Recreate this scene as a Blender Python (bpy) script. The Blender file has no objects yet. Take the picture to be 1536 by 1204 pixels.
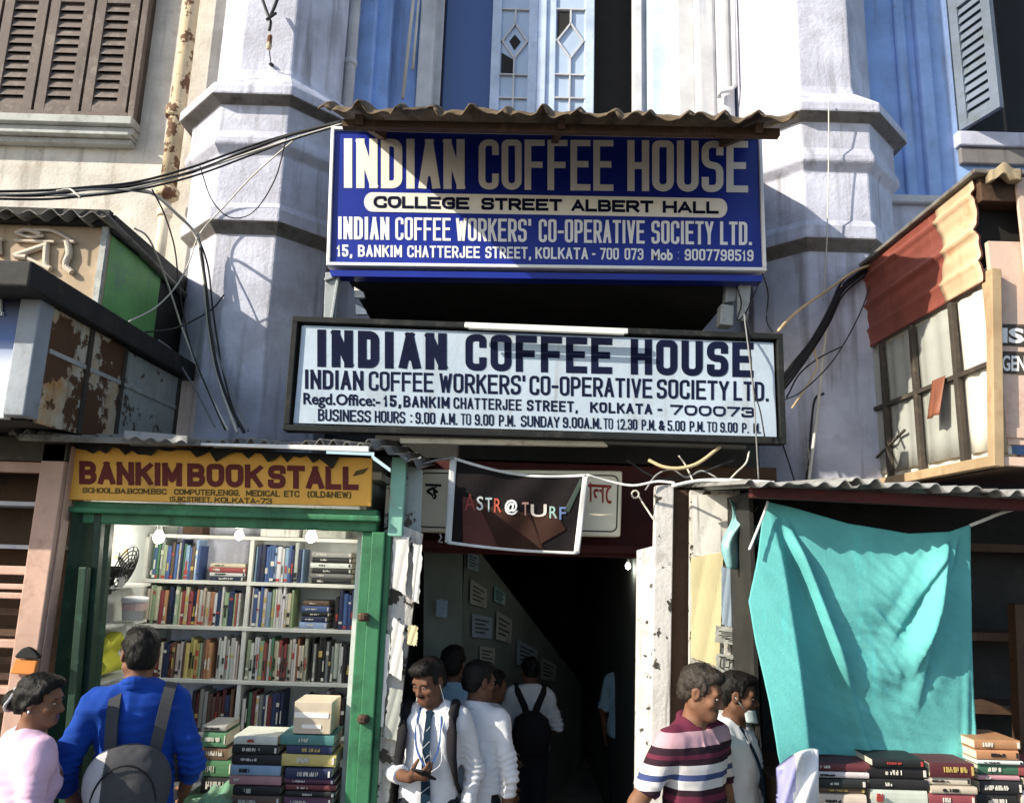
import bpy, math, random
import numpy as np
from mathutils import Vector, Matrix, Euler
R = math.radians
rnd = random.Random(7)
sc = bpy.context.scene
COL = sc.collection

# ---------------------------------------------------------------- camera
F, W, H = 1160.0, 1536, 1204
CAM = Vector((0, 0, 2.2))
MC = Matrix.Rotation(R(90 + 11.3), 3, 'X') @ Matrix.Rotation(R(1.7), 3, 'Z')
cd = bpy.data.cameras.new('camera'); cd.sensor_width = 36; cd.lens = 36 * F / W
cd.clip_start = .05; cd.clip_end = 500
co = bpy.data.objects.new('camera', cd); COL.objects.link(co)
co.matrix_world = Matrix.Translation(CAM) @ MC.to_4x4()
sc.camera = co
# ---------------------------------------------------------------- sky and sun
SUN = Vector((-1.9, -1.0, 1.2)).normalized()          # towards the sun
EL = math.asin(SUN.z)
wd = bpy.data.worlds.new('World'); sc.world = wd; wd.use_nodes = True
nt = wd.node_tree; nt.nodes.clear()
sky = nt.nodes.new('ShaderNodeTexSky'); sky.sky_type = 'NISHITA'; sky.sun_disc = False
sky.sun_elevation = EL; sky.sun_rotation = math.atan2(SUN.x, SUN.y)
bg = nt.nodes.new('ShaderNodeBackground'); bg.inputs[1].default_value = .15
wo = nt.nodes.new('ShaderNodeOutputWorld')
nt.links.new(sky.outputs[0], bg.inputs[0]); nt.links.new(bg.outputs[0], wo.inputs[0])
sl = bpy.data.lights.new('sun', 'SUN'); sl.energy = 5.0; sl.angle = R(.5); sl.color = (1, .92, .77)
so = bpy.data.objects.new('sun', sl); COL.objects.link(so); so.location = (-8, -5, 9)
so.rotation_euler = SUN.to_track_quat('Z', 'Y').to_euler()
vs = sc.view_settings
vs.view_transform = 'Standard'; vs.look = 'None'; vs.exposure = .60; vs.gamma = 1; vs.use_curve_mapping = False
sc.cycles.max_bounces = 6; sc.cycles.use_denoising = True

# ---------------------------------------------------------------- helpers
def P(px, py, Y):
    """point of the place seen at that spot of the photograph, on the vertical plane y = Y"""
    d = MC @ Vector(((px - W / 2) / F, (H / 2 - py) / F, -1.0))
    return CAM + d * (Y / d.y)
def X_(px, py, Y): return P(px, py, Y).x
def Z_(py, Y, px=768): return P(px, py, Y).z

def tag(o, label=None, cat=None, group=None, kind=None):
    if label: o['label'] = label
    if cat: o['category'] = cat
    if group: o['group'] = group
    if kind: o['kind'] = kind
    return o
def thing(name, label, cat, loc=(0, 0, 0), group=None, rz=0):
    o = bpy.data.objects.new(name, None); COL.objects.link(o)
    o.location = loc; o.rotation_euler = (0, 0, rz); o.empty_display_size = .1
    return tag(o, label, cat, group)

class MB:
    LS = 1.0
    def __init__(s): s.v = []; s.f = []; s.m = []
    def add(s, vs_, fs, m=0):
        b = len(s.v); s.v += [tuple(p) for p in vs_]
        for f in fs: s.f.append(tuple(b + i for i in f)); s.m.append(m)
        return s
    def hexa(s, p, m=0):      # 4 bottom ccw, 4 top
        return s.add(p, [(3, 2, 1, 0), (4, 5, 6, 7), (0, 1, 5, 4), (1, 2, 6, 5), (2, 3, 7, 6), (3, 0, 4, 7)], m)
    def box(s, x0, x1, y0, y1, z0, z1, m=0):
        return s.hexa([(x0, y0, z0), (x1, y0, z0), (x1, y1, z0), (x0, y1, z0), (x0, y0, z1), (x1, y0, z1), (x1, y1, z1), (x0, y1, z1)], m)
    def slab(s, quad, n, m=0):  # quad (front face, TL TR BR BL), thickness vector n
        q = [Vector(p) for p in quad]; n = Vector(n)
        return s.add(q + [p + n for p in q], [(3, 2, 1, 0), (4, 5, 6, 7), (0, 1, 5, 4), (1, 2, 6, 5), (2, 3, 7, 6), (3, 0, 4, 7)], m)
    def poly(s, pts, n, m=0):   # extruded polygon
        q = [Vector(p) for p in pts]; n = Vector(n); k = len(q)
        fs = [tuple(range(k)), tuple(range(2 * k - 1, k - 1, -1))] + [(i, i + k, (i + 1) % k + k, (i + 1) % k) for i in range(k)]
        return s.add(q + [p + n for p in q], fs, m)
    def bar(s, a, b, w, h=None, m=0, up=(0, 0, 1)):
        a, b = Vector(a), Vector(b); d = (b - a).normalized(); u = Vector(up)
        x = d.cross(u)
        if x.length < 1e-3: x = d.cross(Vector((0, 1, 0)))
        x.normalize(); y = x.cross(d); h = h or w; x *= w / 2; y *= h / 2
        return s.hexa([a - x - y, a + x - y, a + x + y, a - x + y, b - x - y, b + x - y, b + x + y, b - x + y], m)
    def tube(s, pts, r, n=8, m=0):
        pts = [Vector(p) for p in pts]; k = len(pts); rs = r if isinstance(r, (list, tuple)) else [r] * k
        ref = Vector((.13, .31, .94)); vv = []
        for i, p in enumerate(pts):
            d = (pts[min(i + 1, k - 1)] - pts[max(i - 1, 0)]).normalized()
            x = d.cross(ref)
            if x.length < .1: x = d.cross(Vector((1, 0, 0)))
            x.normalize(); y = d.cross(x)
            vv += [p + (x * math.cos(2 * math.pi * j / n) + y * math.sin(2 * math.pi * j / n)) * rs[i] for j in range(n)]
        fs = [(i * n + j, i * n + (j + 1) % n, (i + 1) * n + (j + 1) % n, (i + 1) * n + j) for i in range(k - 1) for j in range(n)]
        fs += [tuple(range(n - 1, -1, -1)), tuple((k - 1) * n + j for j in range(n))]
        return s.add(vv, fs, m)
    def lathe(s, c, prof, n=16, m=0, rot=0):   # prof: (r, z)
        c = Vector(c); k = len(prof)
        vv = [c + Vector((r * math.cos(rot + 2 * math.pi * j / n), r * math.sin(rot + 2 * math.pi * j / n), z)) for r, z in prof for j in range(n)]
        fs = [(i * n + j, i * n + (j + 1) % n, (i + 1) * n + (j + 1) % n, (i + 1) * n + j) for i in range(k - 1) for j in range(n)]
        fs += [tuple(range(n - 1, -1, -1)), tuple((k - 1) * n + j for j in range(n))]
        return s.add(vv, fs, m)
    def grid(s, fn, nu, nv, th, m=0):  # fn(u,v)->point; a sheet with thickness vector fn or constant
        vv = [Vector(fn(i / nu, j / nv)) for j in range(nv + 1) for i in range(nu + 1)]
        t = Vector(th); w = nu + 1; n = len(vv)
        fs = []
        for j in range(nv):
            for i in range(nu):
                a = j * w + i
                fs.append((a, a + w, a + w + 1, a + 1)); fs.append((n + a, n + a + 1, n + a + w + 1, n + a + w))
        for i in range(nu):
            fs.append((i, i + 1, n + i + 1, n + i)); a = nv * w + i; fs.append((a + 1, a, n + a, n + a + 1))
        for j in range(nv):
            a = j * w; fs.append((a + w, a, n + a, n + a + w)); a += nu; fs.append((a, a + w, n + a + w, n + a))
        return s.add(vv + [p + t for p in vv], fs, m)
    def build(s, name, mats, parent=None, bevel=0, smooth=False, local=False, loc=None, auto=False):
        me = bpy.data.meshes.new(name)
        V = np.array(s.v, dtype=float)
        o = bpy.data.objects.new(name, me); COL.objects.link(o)
        if parent is not None:
            V = V * MB.LS if local else V - np.array(wloc(parent))
            o.parent = parent
        else:
            if loc is None:
                lo, hi = V.min(0), V.max(0); loc = ((lo[0] + hi[0]) / 2, (lo[1] + hi[1]) / 2, lo[2])
            V = V - np.array(loc); o.location = loc
        me.from_pydata(V.tolist(), [], s.f)
        for mt in (mats if isinstance(mats, (list, tuple)) else [mats]): me.materials.append(mt)
        me.polygons.foreach_set('material_index', s.m)
        if smooth: me.polygons.foreach_set('use_smooth', [True] * len(s.f))
        me.update()
        if auto: me.shade_auto_smooth(angle=R(40)) if hasattr(me, 'shade_auto_smooth') else None
        if bevel:
            b = o.modifiers.new('bevel', 'BEVEL'); b.width = bevel; b.segments = 2; b.limit_method = 'ANGLE'; b.angle_limit = R(40)
        return o
def wloc(o):
    v = Vector((0, 0, 0))
    while o is not None: v += Vector(o.location); o = o.parent
    return v

def smoothpath(pts, n=6):
    pts = [Vector(p) for p in pts]; out = []
    q = [pts[0] * 2 - pts[1]] + pts + [pts[-1] * 2 - pts[-2]]
    for i in range(1, len(q) - 2):
        p0, p1, p2, p3 = q[i - 1:i + 3]
        for k in range(n):
            t = k / n
            out.append(.5 * ((2 * p1) + (p2 - p0) * t + (2 * p0 - 5 * p1 + 4 * p2 - p3) * t * t + (3 * p1 - p0 - 3 * p2 + p3) * t ** 3))
    return out + [pts[-1]]

# ---------------------------------------------------------------- materials
def hexc(h):
    c = [int(h[i:i + 2], 16) / 255 for i in (0, 2, 4)]
    return tuple(x / 12.92 if x <= .04045 else ((x + .055) / 1.055) ** 2.4 for x in c)
def mat(name, c, rough=.75, var=.25, vs_=3.0, bump=.15, bs=40.0, stain=None, peel=None, streak=None, metal=0, spec=.4, emit=None, sheen=0, trans=0):
    """c base colour; var mottling; stain (colour, amount, scale); peel (colour, threshold, scale); streak (colour, amount, scale) runs downwards"""
    if isinstance(c, str): c = hexc(c)
    m = bpy.data.materials.new(name); m.use_nodes = True; t = m.node_tree; N = t.nodes; L = t.links
    b = N['Principled BSDF']
    b.inputs['Roughness'].default_value = rough; b.inputs['Metallic'].default_value = metal
    b.inputs['Specular IOR Level'].default_value = spec
    tc = N.new('ShaderNodeTexCoord')
    def noise(scale, det=5, stretch=None, w=.6):
        n = N.new('ShaderNodeTexNoise'); n.inputs['Scale'].default_value = scale; n.inputs['Detail'].default_value = det; n.inputs['Roughness'].default_value = w
        if stretch:
            mp = N.new('ShaderNodeMapping'); mp.inputs['Scale'].default_value = stretch; L.new(tc.outputs['Object'], mp.inputs[0]); L.new(mp.outputs[0], n.inputs['Vector'])
        else: L.new(tc.outputs['Object'], n.inputs['Vector'])
        return n.outputs['Fac']
    def ramp(src, a, b_):
        r = N.new('ShaderNodeMapRange'); r.inputs[1].default_value = a; r.inputs[2].default_value = b_; L.new(src, r.inputs[0]); return r.outputs[0]
    def mix(f, ca, cb):
        x = N.new('ShaderNodeMix'); x.data_type = 'RGBA'
        if isinstance(f, float): x.inputs[0].default_value = f
        else: L.new(f, x.inputs[0])
        for s_, v in ((6, ca), (7, cb)):
            if isinstance(v, tuple): x.inputs[s_].default_value = (*v, 1)
            else: L.new(v, x.inputs[s_])
        return x.outputs[2]
    cur = tuple(c)
    if var:
        lo = tuple(max(0, x * (1 - var)) for x in c); hi = tuple(min(1, x * (1 + var * .7)) for x in c)
        cur = mix(ramp(noise(vs_), .3, .7), lo, hi)
    for kind_, spec_ in (('stain', stain), ('streak', streak), ('peel', peel)):
        if not spec_: continue
        sc_, am, scale = spec_
        if isinstance(sc_, str): sc_ = hexc(sc_)
        if kind_ == 'stain': f = ramp(noise(scale, 8, None, .7), .62 - am * .3, .78 - am * .2)
        elif kind_ == 'streak': f = ramp(noise(scale, 5, (1, 1, .07)), .66 - am * .3, .85 - am * .2)
        else: f = ramp(noise(scale, 7, None, .65), am, am + .02)
        cur = mix(f, cur, sc_)
    if isinstance(cur, tuple): b.inputs['Base Color'].default_value = (*cur, 1)
    else: L.new(cur, b.inputs['Base Color'])
    if bump:
        bp = N.new('ShaderNodeBump'); bp.inputs['Strength'].default_value = bump; bp.inputs['Distance'].default_value = .01
        L.new(noise(bs, 6), bp.inputs['Height']); L.new(bp.outputs[0], b.inputs['Normal'])
    if emit:
        b.inputs['Emission Color'].default_value = (*emit[0], 1); b.inputs['Emission Strength'].default_value = emit[1]
    if sheen: b.inputs['Sheen Weight'].default_value = sheen
    if trans: b.inputs['Transmission Weight'].default_value = trans
    return m

M = {}
def mk(key, *a, **k): M[key] = mat(key, *a, **k); return M[key]
mk('wall_cream', (.62, .58, .52), stain=((.40, .34, .26), .34, 2.6), streak=((.26, .23, .20), .36, 8), peel=((.42, .38, .33), .70, 6), bump=.5)
mk('wall_blue', (.29, .44, .78), stain=((.20, .27, .42), .18, 2.5), streak=((.20, .24, .36), .36, 8), peel=((.44, .46, .52), .69, 5), bump=.4)
mk('wall_pale', (.52, .53, .64), stain=((.36, .36, .42), .25, 2.0), streak=((.26, .26, .28), .3, 6), bump=.3)
mk('pillar_paint', (.55, .56, .66), stain=((.38, .37, .43), .38, 3.2), streak=((.20, .19, .20), .42, 9), peel=((.30, .28, .28), .70, 5), bump=.5)
mk('ledge_shade_dirt', (.20, .185, .18), stain=((.10, .09, .08), .5, 6), streak=((.08, .07, .06), .4, 14))  # dirt colour, darkened to paint in the shade under the pillar ledges
mk('moulding_white', (.56, .56, .58), streak=((.38, .40, .48), .3, 12), bump=.2)
mk('door_blue', (.52, .62, .80), stain=((.35, .42, .56), .2, 5))
mk('glass_dark', (.045, .085, .24), rough=.06, var=0, bump=0, spec=.8)  # bluish base colour stands in for sky mirrored in the pane
mk('glass_pale', (.42, .52, .68), rough=.12, var=.1, bump=.1, bs=15)
mk('black_room', (.012, .011, .010), var=.3)
mk('wood_brown', (.135, .105, .092), stain=((.25, .21, .18), .35, 9), streak=((.05, .04, .035), .3, 18), bump=.3, bs=60)
mk('shutter_grey', (.13, .16, .21), stain=((.10, .12, .12), .35, 8), bump=.3)
mk('wood_grey', (.42, .43, .41), stain=((.20, .20, .18), .35, 8), bump=.3)
mk('rust_pipe', (.52, .42, .27), peel=((.12, .055, .025), .52, 9), bump=.4)
mk('cream_pipe', (.62, .55, .42), stain=((.28, .2, .12), .3, 8))
mk('asbestos', (.135, .095, .055), stain=((.035, .025, .015), .5, 7), streak=((.24, .17, .10), .3, 12), bump=.4)
mk('tin_roof', (.20, .19, .17), stain=((.06, .045, .035), .5, 7), rough=.6, bump=.3)
mk('tin_bright', (.26, .26, .25), stain=((.10, .08, .06), .4, 7), rough=.5, bump=.3)
mk('sign_blue', (.008, .022, .27), rough=.35, var=.15, bump=.03)
mk('sign_cream', (.84, .80, .73), rough=.5, var=.06, bump=0)
mk('sign_white', (.80, .80, .80), rough=.45, var=.05, bump=0)
mk('ink_navy', (.006, .009, .032), rough=.8, var=.3, bump=0, spec=.1)
mk('board_pale', (.43, .51, .60), rough=.5, var=.14, vs_=2, stain=((.33, .38, .42), .32, 3), streak=((.30, .31, .31), .28, 16), bump=.15)
mk('metal_dark', (.014, .016, .016), rough=.6, spec=.2, stain=((.05, .045, .04), .25, 12))
mk('metal_grey', (.32, .35, .36), rough=.5, stain=((.14, .13, .12), .3, 10))
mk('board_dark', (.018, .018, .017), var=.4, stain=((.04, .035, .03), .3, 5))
mk('maroon', (.075, .012, .012), stain=((.03, .01, .01), .4, 6))
mk('lightbox', (.80, .73, .56), rough=.4, var=.08, bump=0)
mk('ink_black', (.01, .01, .01), var=0, bump=0)
mk('ink_red', (.32, .035, .02), var=.2, bump=0)
mk('banner_cloth', (.012, .009, .010), rough=.85, var=.3, bump=.2, spec=.15)
mk('banner_brown', (.045, .020, .014), rough=.85, var=.3, bump=.1, spec=.15)
mk('banner_pink', (.11, .040, .034), rough=.85, var=.3, bump=.1, spec=.15)
mk('banner_green', (.055, .075, .065), rough=.85, var=.3, bump=.1, spec=.15)
mk('white_hem', (.70, .70, .68), rough=.9)
mk('yellow_board', (.80, .41, .06), rough=.55, var=.12, stain=((.55, .27, .04), .25, 4), peel=((.16, .10, .03), .685, 7), bump=.1)
mk('sign_maroon', (.14, .018, .016), var=.2, bump=0)
mk('sign_olive', (.10, .07, .015), var=.2, bump=0)
mk('green_paint', (.042, .185, .085), rough=.55, stain=((.015, .07, .035), .42, 5), peel=((.10, .085, .06), .665, 11), streak=((.07, .32, .15), .3, 9))
mk('green_dark', (.007, .034, .018), rough=.5, stain=((.03, .10, .06), .25, 9))
mk('green_pale', (.22, .45, .36), rough=.6, peel=((.30, .29, .24), .60, 8))
mk('green_mid', (.15, .40, .13), rough=.55, stain=((.12, .2, .2), .3, 5))
mk('shelf_white', (.62, .62, .58), rough=.5, stain=((.4, .38, .34), .2, 6), bump=.05)
mk('inner_wall', (.58, .60, .58), rough=.6, stain=((.38, .38, .34), .2, 5))
mk('pink_wood', (.56, .36, .28), rough=.7, stain=((.34, .20, .15), .3, 5), streak=((.62, .44, .36), .3, 12))
mk('poster_wall', (.60, .57, .52), rough=.85, peel=((.055, .045, .035), .545, 9), stain=((.36, .30, .22), .3, 5), streak=((.08, .065, .05), .45, 22), bump=.6)
mk('paper_white', (.70, .68, .64), rough=.85, var=.1, stain=((.42, .40, .36), .3, 12), streak=((.10, .09, .08), .30, 34))
mk('paper_yellow', (.70, .62, .36), rough=.85, var=.12, streak=((.48, .38, .20), .25, 12))
mk('paper_grey', (.40, .41, .37), rough=.85, stain=((.2, .2, .18), .3, 14))
mk('paper_blue', (.30, .38, .46), rough=.85)
mk('brown_wood', (.085, .045, .025), stain=((.03, .018, .012), .4, 6), streak=((.16, .09, .05), .25, 15), bump=.4)
mk('red_tin', (.24, .066, .048), rough=.6, var=.3, stain=((.16, .045, .03), .35, 4), streak=((.45, .17, .10), .25, 8))
mk('curtain_white', (.70, .67, .58), rough=.9, var=.08, stain=((.44, .40, .32), .25, 5))
mk('pane_grime', (.36, .37, .34), rough=.35, var=.15, stain=((.30, .31, .27), .35, 6), streak=((.36, .36, .32), .3, 14))
mk('pink_board', (.62, .45, .36), rough=.6, var=.1, stain=((.44, .24, .17), .25, 6))
mk('frame_dark', (.055, .045, .035), stain=((.13, .10, .07), .3, 12))
mk('frame_tan', (.40, .29, .17), stain=((.30, .19, .10), .35, 10))
mk('tan_board', (.40, .29, .18), rough=.6, stain=((.50, .40, .29), .35, 3), streak=((.24, .13, .06), .25, 8))
mk('relief', (.62, .52, .42), rough=.6, var=.15)
mk('rusty_panel', (.56, .56, .47), rough=.65, var=.2, stain=((.46, .24, .08), .75, 2.6), peel=((.10, .045, .02), .485, 3.4), streak=((.16, .13, .09), .3, 14), bump=.5)
mk('grey_panel', (.36, .39, .37), rough=.65, var=.25, peel=((.10, .075, .055), .555, 6), stain=((.46, .48, .44), .3, 4), streak=((.13, .13, .12), .3, 16), bump=.5)
mk('trim_grey', (.30, .33, .37), rough=.5, stain=((.2, .2, .2), .25, 8))
mk('cable_black', (.015, .015, .016), rough=.5, var=.3, bump=0)
mk('cable_white', (.62, .58, .50), rough=.5, var=.15, bump=0)
mk('cable_grey', (.24, .24, .24), rough=.5, var=.2, bump=0)
mk('cable_cream', (.56, .42, .24), rough=.6, var=.2, bump=0)
mk('asphalt', (.05, .05, .05), rough=.9, var=.3, vs_=2, bump=.6)
mk('pavement', (.26, .24, .22), rough=.9, var=.25, stain=((.14, .13, .12), .3, 3), bump=.4)
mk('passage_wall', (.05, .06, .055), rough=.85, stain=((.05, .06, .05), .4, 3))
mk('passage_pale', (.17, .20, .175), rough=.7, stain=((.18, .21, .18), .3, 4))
mk('bulb', (1, 1, .95), var=0, bump=0, emit=((1, .97, .86), 22))
mk('tube_white', (.78, .78, .70), rough=.3, var=0, bump=0)
mk('cloth_green', (.10, .24, .15), rough=.9, sheen=.2)
mk('plastic_yellow', (.62, .60, .06), rough=.5)
mk('rag_teal', (.20, .40, .42), rough=.9, var=.4, stain=((.5, .58, .56), .4, 9))
mk('plastic_white', (.74, .73, .74), rough=.35, bump=.3, bs=12)
mk('plastic_lilac', (.30, .30, .58), rough=.35, bump=.3, bs=12)

def lettering(text, quad, Y, m, parent, bold=.03, th=.0015, name='lettering', off=.0008):
    """quad: TL, TR, BR, BL picture spots on the plane y = Y"""
    c = bpy.data.curves.new('t', 'FONT'); c.body = text; c.size = 1; c.offset = bold; c.resolution_u = 3
    o = bpy.data.objects.new('t', c); me = bpy.data.meshes.new_from_object(o)
    bpy.data.objects.remove(o); bpy.data.curves.remove(c)
    n = len(me.vertices); a = np.zeros(n * 3); me.vertices.foreach_get('co', a); a = a.reshape(-1, 3)
    lo, hi = a.min(0), a.max(0)
    if ord(text[0]) < 256: lo[1] = min(0, 0) - bold; hi[1] = .729 + bold * .6
    u = (a[:, 0] - lo[0]) / (hi[0] - lo[0]); v = (a[:, 1] - lo[1]) / (hi[1] - lo[1])
    q = [np.array(P(x, y, Y)) for x, y in quad]
    pts = (q[0][None] * ((1 - u) * v)[:, None] + q[1][None] * (u * v)[:, None] + q[2][None] * (u * (1 - v))[:, None] + q[3][None] * ((1 - u) * (1 - v))[:, None])
    fs = [tuple(p.vertices) for p in me.polygons]
    bpy.data.meshes.remove(me)
    front = pts.copy(); front[:, 1] = Y - off - th; back = pts.copy(); back[:, 1] = Y - off
    b = MB(); b.add(front.tolist(), fs, 0)
    cnt = {}
    for f in fs:
        for i in range(len(f)):
            e = (f[i], f[(i + 1) % len(f)]); cnt[e] = cnt.get(e, 0) + 1
    edges = [e for e in cnt if (e[1], e[0]) not in cnt]
    nb = len(b.v); b.v += [tuple(p) for p in back.tolist()]
    for i, j in edges: b.f.append((j, i, nb + i, nb + j)); b.m.append(0)
    return b.build(name, m, parent)
# sign painter's block capitals: strokes in a unit cell, 'r' marks rounded corners
GL = {
 'A': [[(0, 0), (.5, 1), (1, 0)], [(.2, .3), (.8, .3)]], 'B': [[(0, .5), (0, 1), (.95, 1, 'r'), (.95, .52, 'r'), (0, .52)], [(0, .52), (1, .52, 'r'), (1, 0, 'r'), (0, 0), (0, .52)]],
 'C': [[(1, .78), (1, 1, 'r'), (0, 1, 'r'), (0, 0, 'r'), (1, 0, 'r'), (1, .22)]], 'D': [[(0, .5), (0, 1), (1, 1, 'r'), (1, 0, 'r'), (0, 0), (0, .5)]],
 'E': [[(1, 1), (0, 1), (0, 0), (1, 0)], [(0, .52), (.85, .52)]], 'F': [[(1, 1), (0, 1), (0, 0)], [(0, .5), (.85, .5)]],
 'G': [[(1, .80), (1, 1, 'r'), (0, 1, 'r'), (0, 0, 'r'), (1, 0, 'r'), (1, .46), (.55, .46)]], 'H': [[(0, 0), (0, 1)], [(1, 0), (1, 1)], [(0, .5), (1, .5)]],
 'I': [[(.5, 0), (.5, 1)]], 'J': [[(1, 1), (1, 0, 'r'), (0, 0, 'r'), (0, .3)]], 'K': [[(0, 0), (0, 1)], [(1, 1), (.05, .42)], [(.38, .62), (1, 0)]], 'L': [[(0, 1), (0, 0), (1, 0)]],
 'M': [[(0, 0), (0, 1), (.5, .25), (1, 1), (1, 0)]], 'N': [[(0, 0), (0, 1), (1, 0), (1, 1)]], 'O': [[(.5, 1), (0, 1, 'r'), (0, 0, 'r'), (1, 0, 'r'), (1, 1, 'r'), (.5, 1)]],
 'P': [[(0, 0), (0, 1), (1, 1, 'r'), (1, .45, 'r'), (0, .45)]], 'R': [[(0, 0), (0, 1), (1, 1, 'r'), (1, .46, 'r'), (0, .46)], [(.5, .46), (1, 0)]],
 'S': [[(1, .82), (1, 1, 'r'), (0, 1, 'r'), (0, .52, 'r'), (1, .52, 'r'), (1, 0, 'r'), (0, 0, 'r'), (0, .18)]], 'T': [[(0, 1), (1, 1)], [(.5, 1), (.5, 0)]],
 'U': [[(0, 1), (0, 0, 'r'), (1, 0, 'r'), (1, 1)]], 'V': [[(0, 1), (.5, 0), (1, 1)]], 'W': [[(0, 1), (.25, 0), (.5, .85), (.75, 0), (1, 1)]], 'Y': [[(0, 1), (.5, .45), (1, 1)], [(.5, .45), (.5, 0)]],
 '0': [[(.5, 1), (0, 1, 'r'), (0, 0, 'r'), (1, 0, 'r'), (1, 1, 'r'), (.5, 1)]], '1': [[(.1, .75), (.55, 1), (.55, 0)]], '2': [[(0, .80), (0, 1, 'r'), (1, 1, 'r'), (1, .5, 'r'), (0, 0), (1, 0)]],
 '3': [[(0, .82), (0, 1, 'r'), (1, 1, 'r'), (1, .52, 'r'), (.4, .52)], [(.4, .52), (1, .52, 'r'), (1, 0, 'r'), (0, 0, 'r'), (0, .19)]], '5': [[(1, 1), (.05, 1), (.05, .58), (1, .58, 'r'), (1, 0, 'r'), (0, 0, 'r'), (0, .19)]],
 '6': [[(1, .82), (1, 1, 'r'), (0, 1, 'r'), (0, 0, 'r'), (1, 0, 'r'), (1, .54, 'r'), (0, .54)]], '7': [[(0, 1), (1, 1), (.35, 0)]],
 '8': [[(.5, 1), (.02, 1, 'r'), (.02, .53, 'r'), (.98, .53, 'r'), (.98, 1, 'r'), (.5, 1)], [(.5, .53), (0, .53, 'r'), (0, 0, 'r'), (1, 0, 'r'), (1, .53, 'r'), (.5, .53)]],
 '9': [[(0, .18), (0, 0, 'r'), (1, 0, 'r'), (1, 1, 'r'), (0, 1, 'r'), (0, .46, 'r'), (1, .46)]],
 '-': [[(0, .45), (1, .45)]], '.': [[(.5, 0), (.5, .01)]], ',': [[(.6, .02), (.3, -.16)]], "'": [[(.5, 1), (.5, .8)]], ':': [[(.5, .1), (.5, .12)], [(.5, .7), (.5, .72)]], '(': [[(.9, 1.05), (.1, .85, 'r'), (.1, .1, 'r'), (.9, -.1)]], ')': [[(.1, 1.05), (.9, .85, 'r'), (.9, .1, 'r'), (.1, -.1)]],
 '&': [[(1, 0), (.15, .8, 'r'), (.5, 1.05, 'r'), (.8, .75, 'r'), (0, .3, 'r'), (.3, -.05, 'r'), (1, .4)]],
}
GW = {'I': .10, '.': .06, ',': .2, "'": .06, ':': .06, 'M': 1.2, 'W': 1.35, '-': .55, '1': .5, ' ': .55, '(': .35, ')': .35, 'J': .8, 'L': .85}
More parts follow.
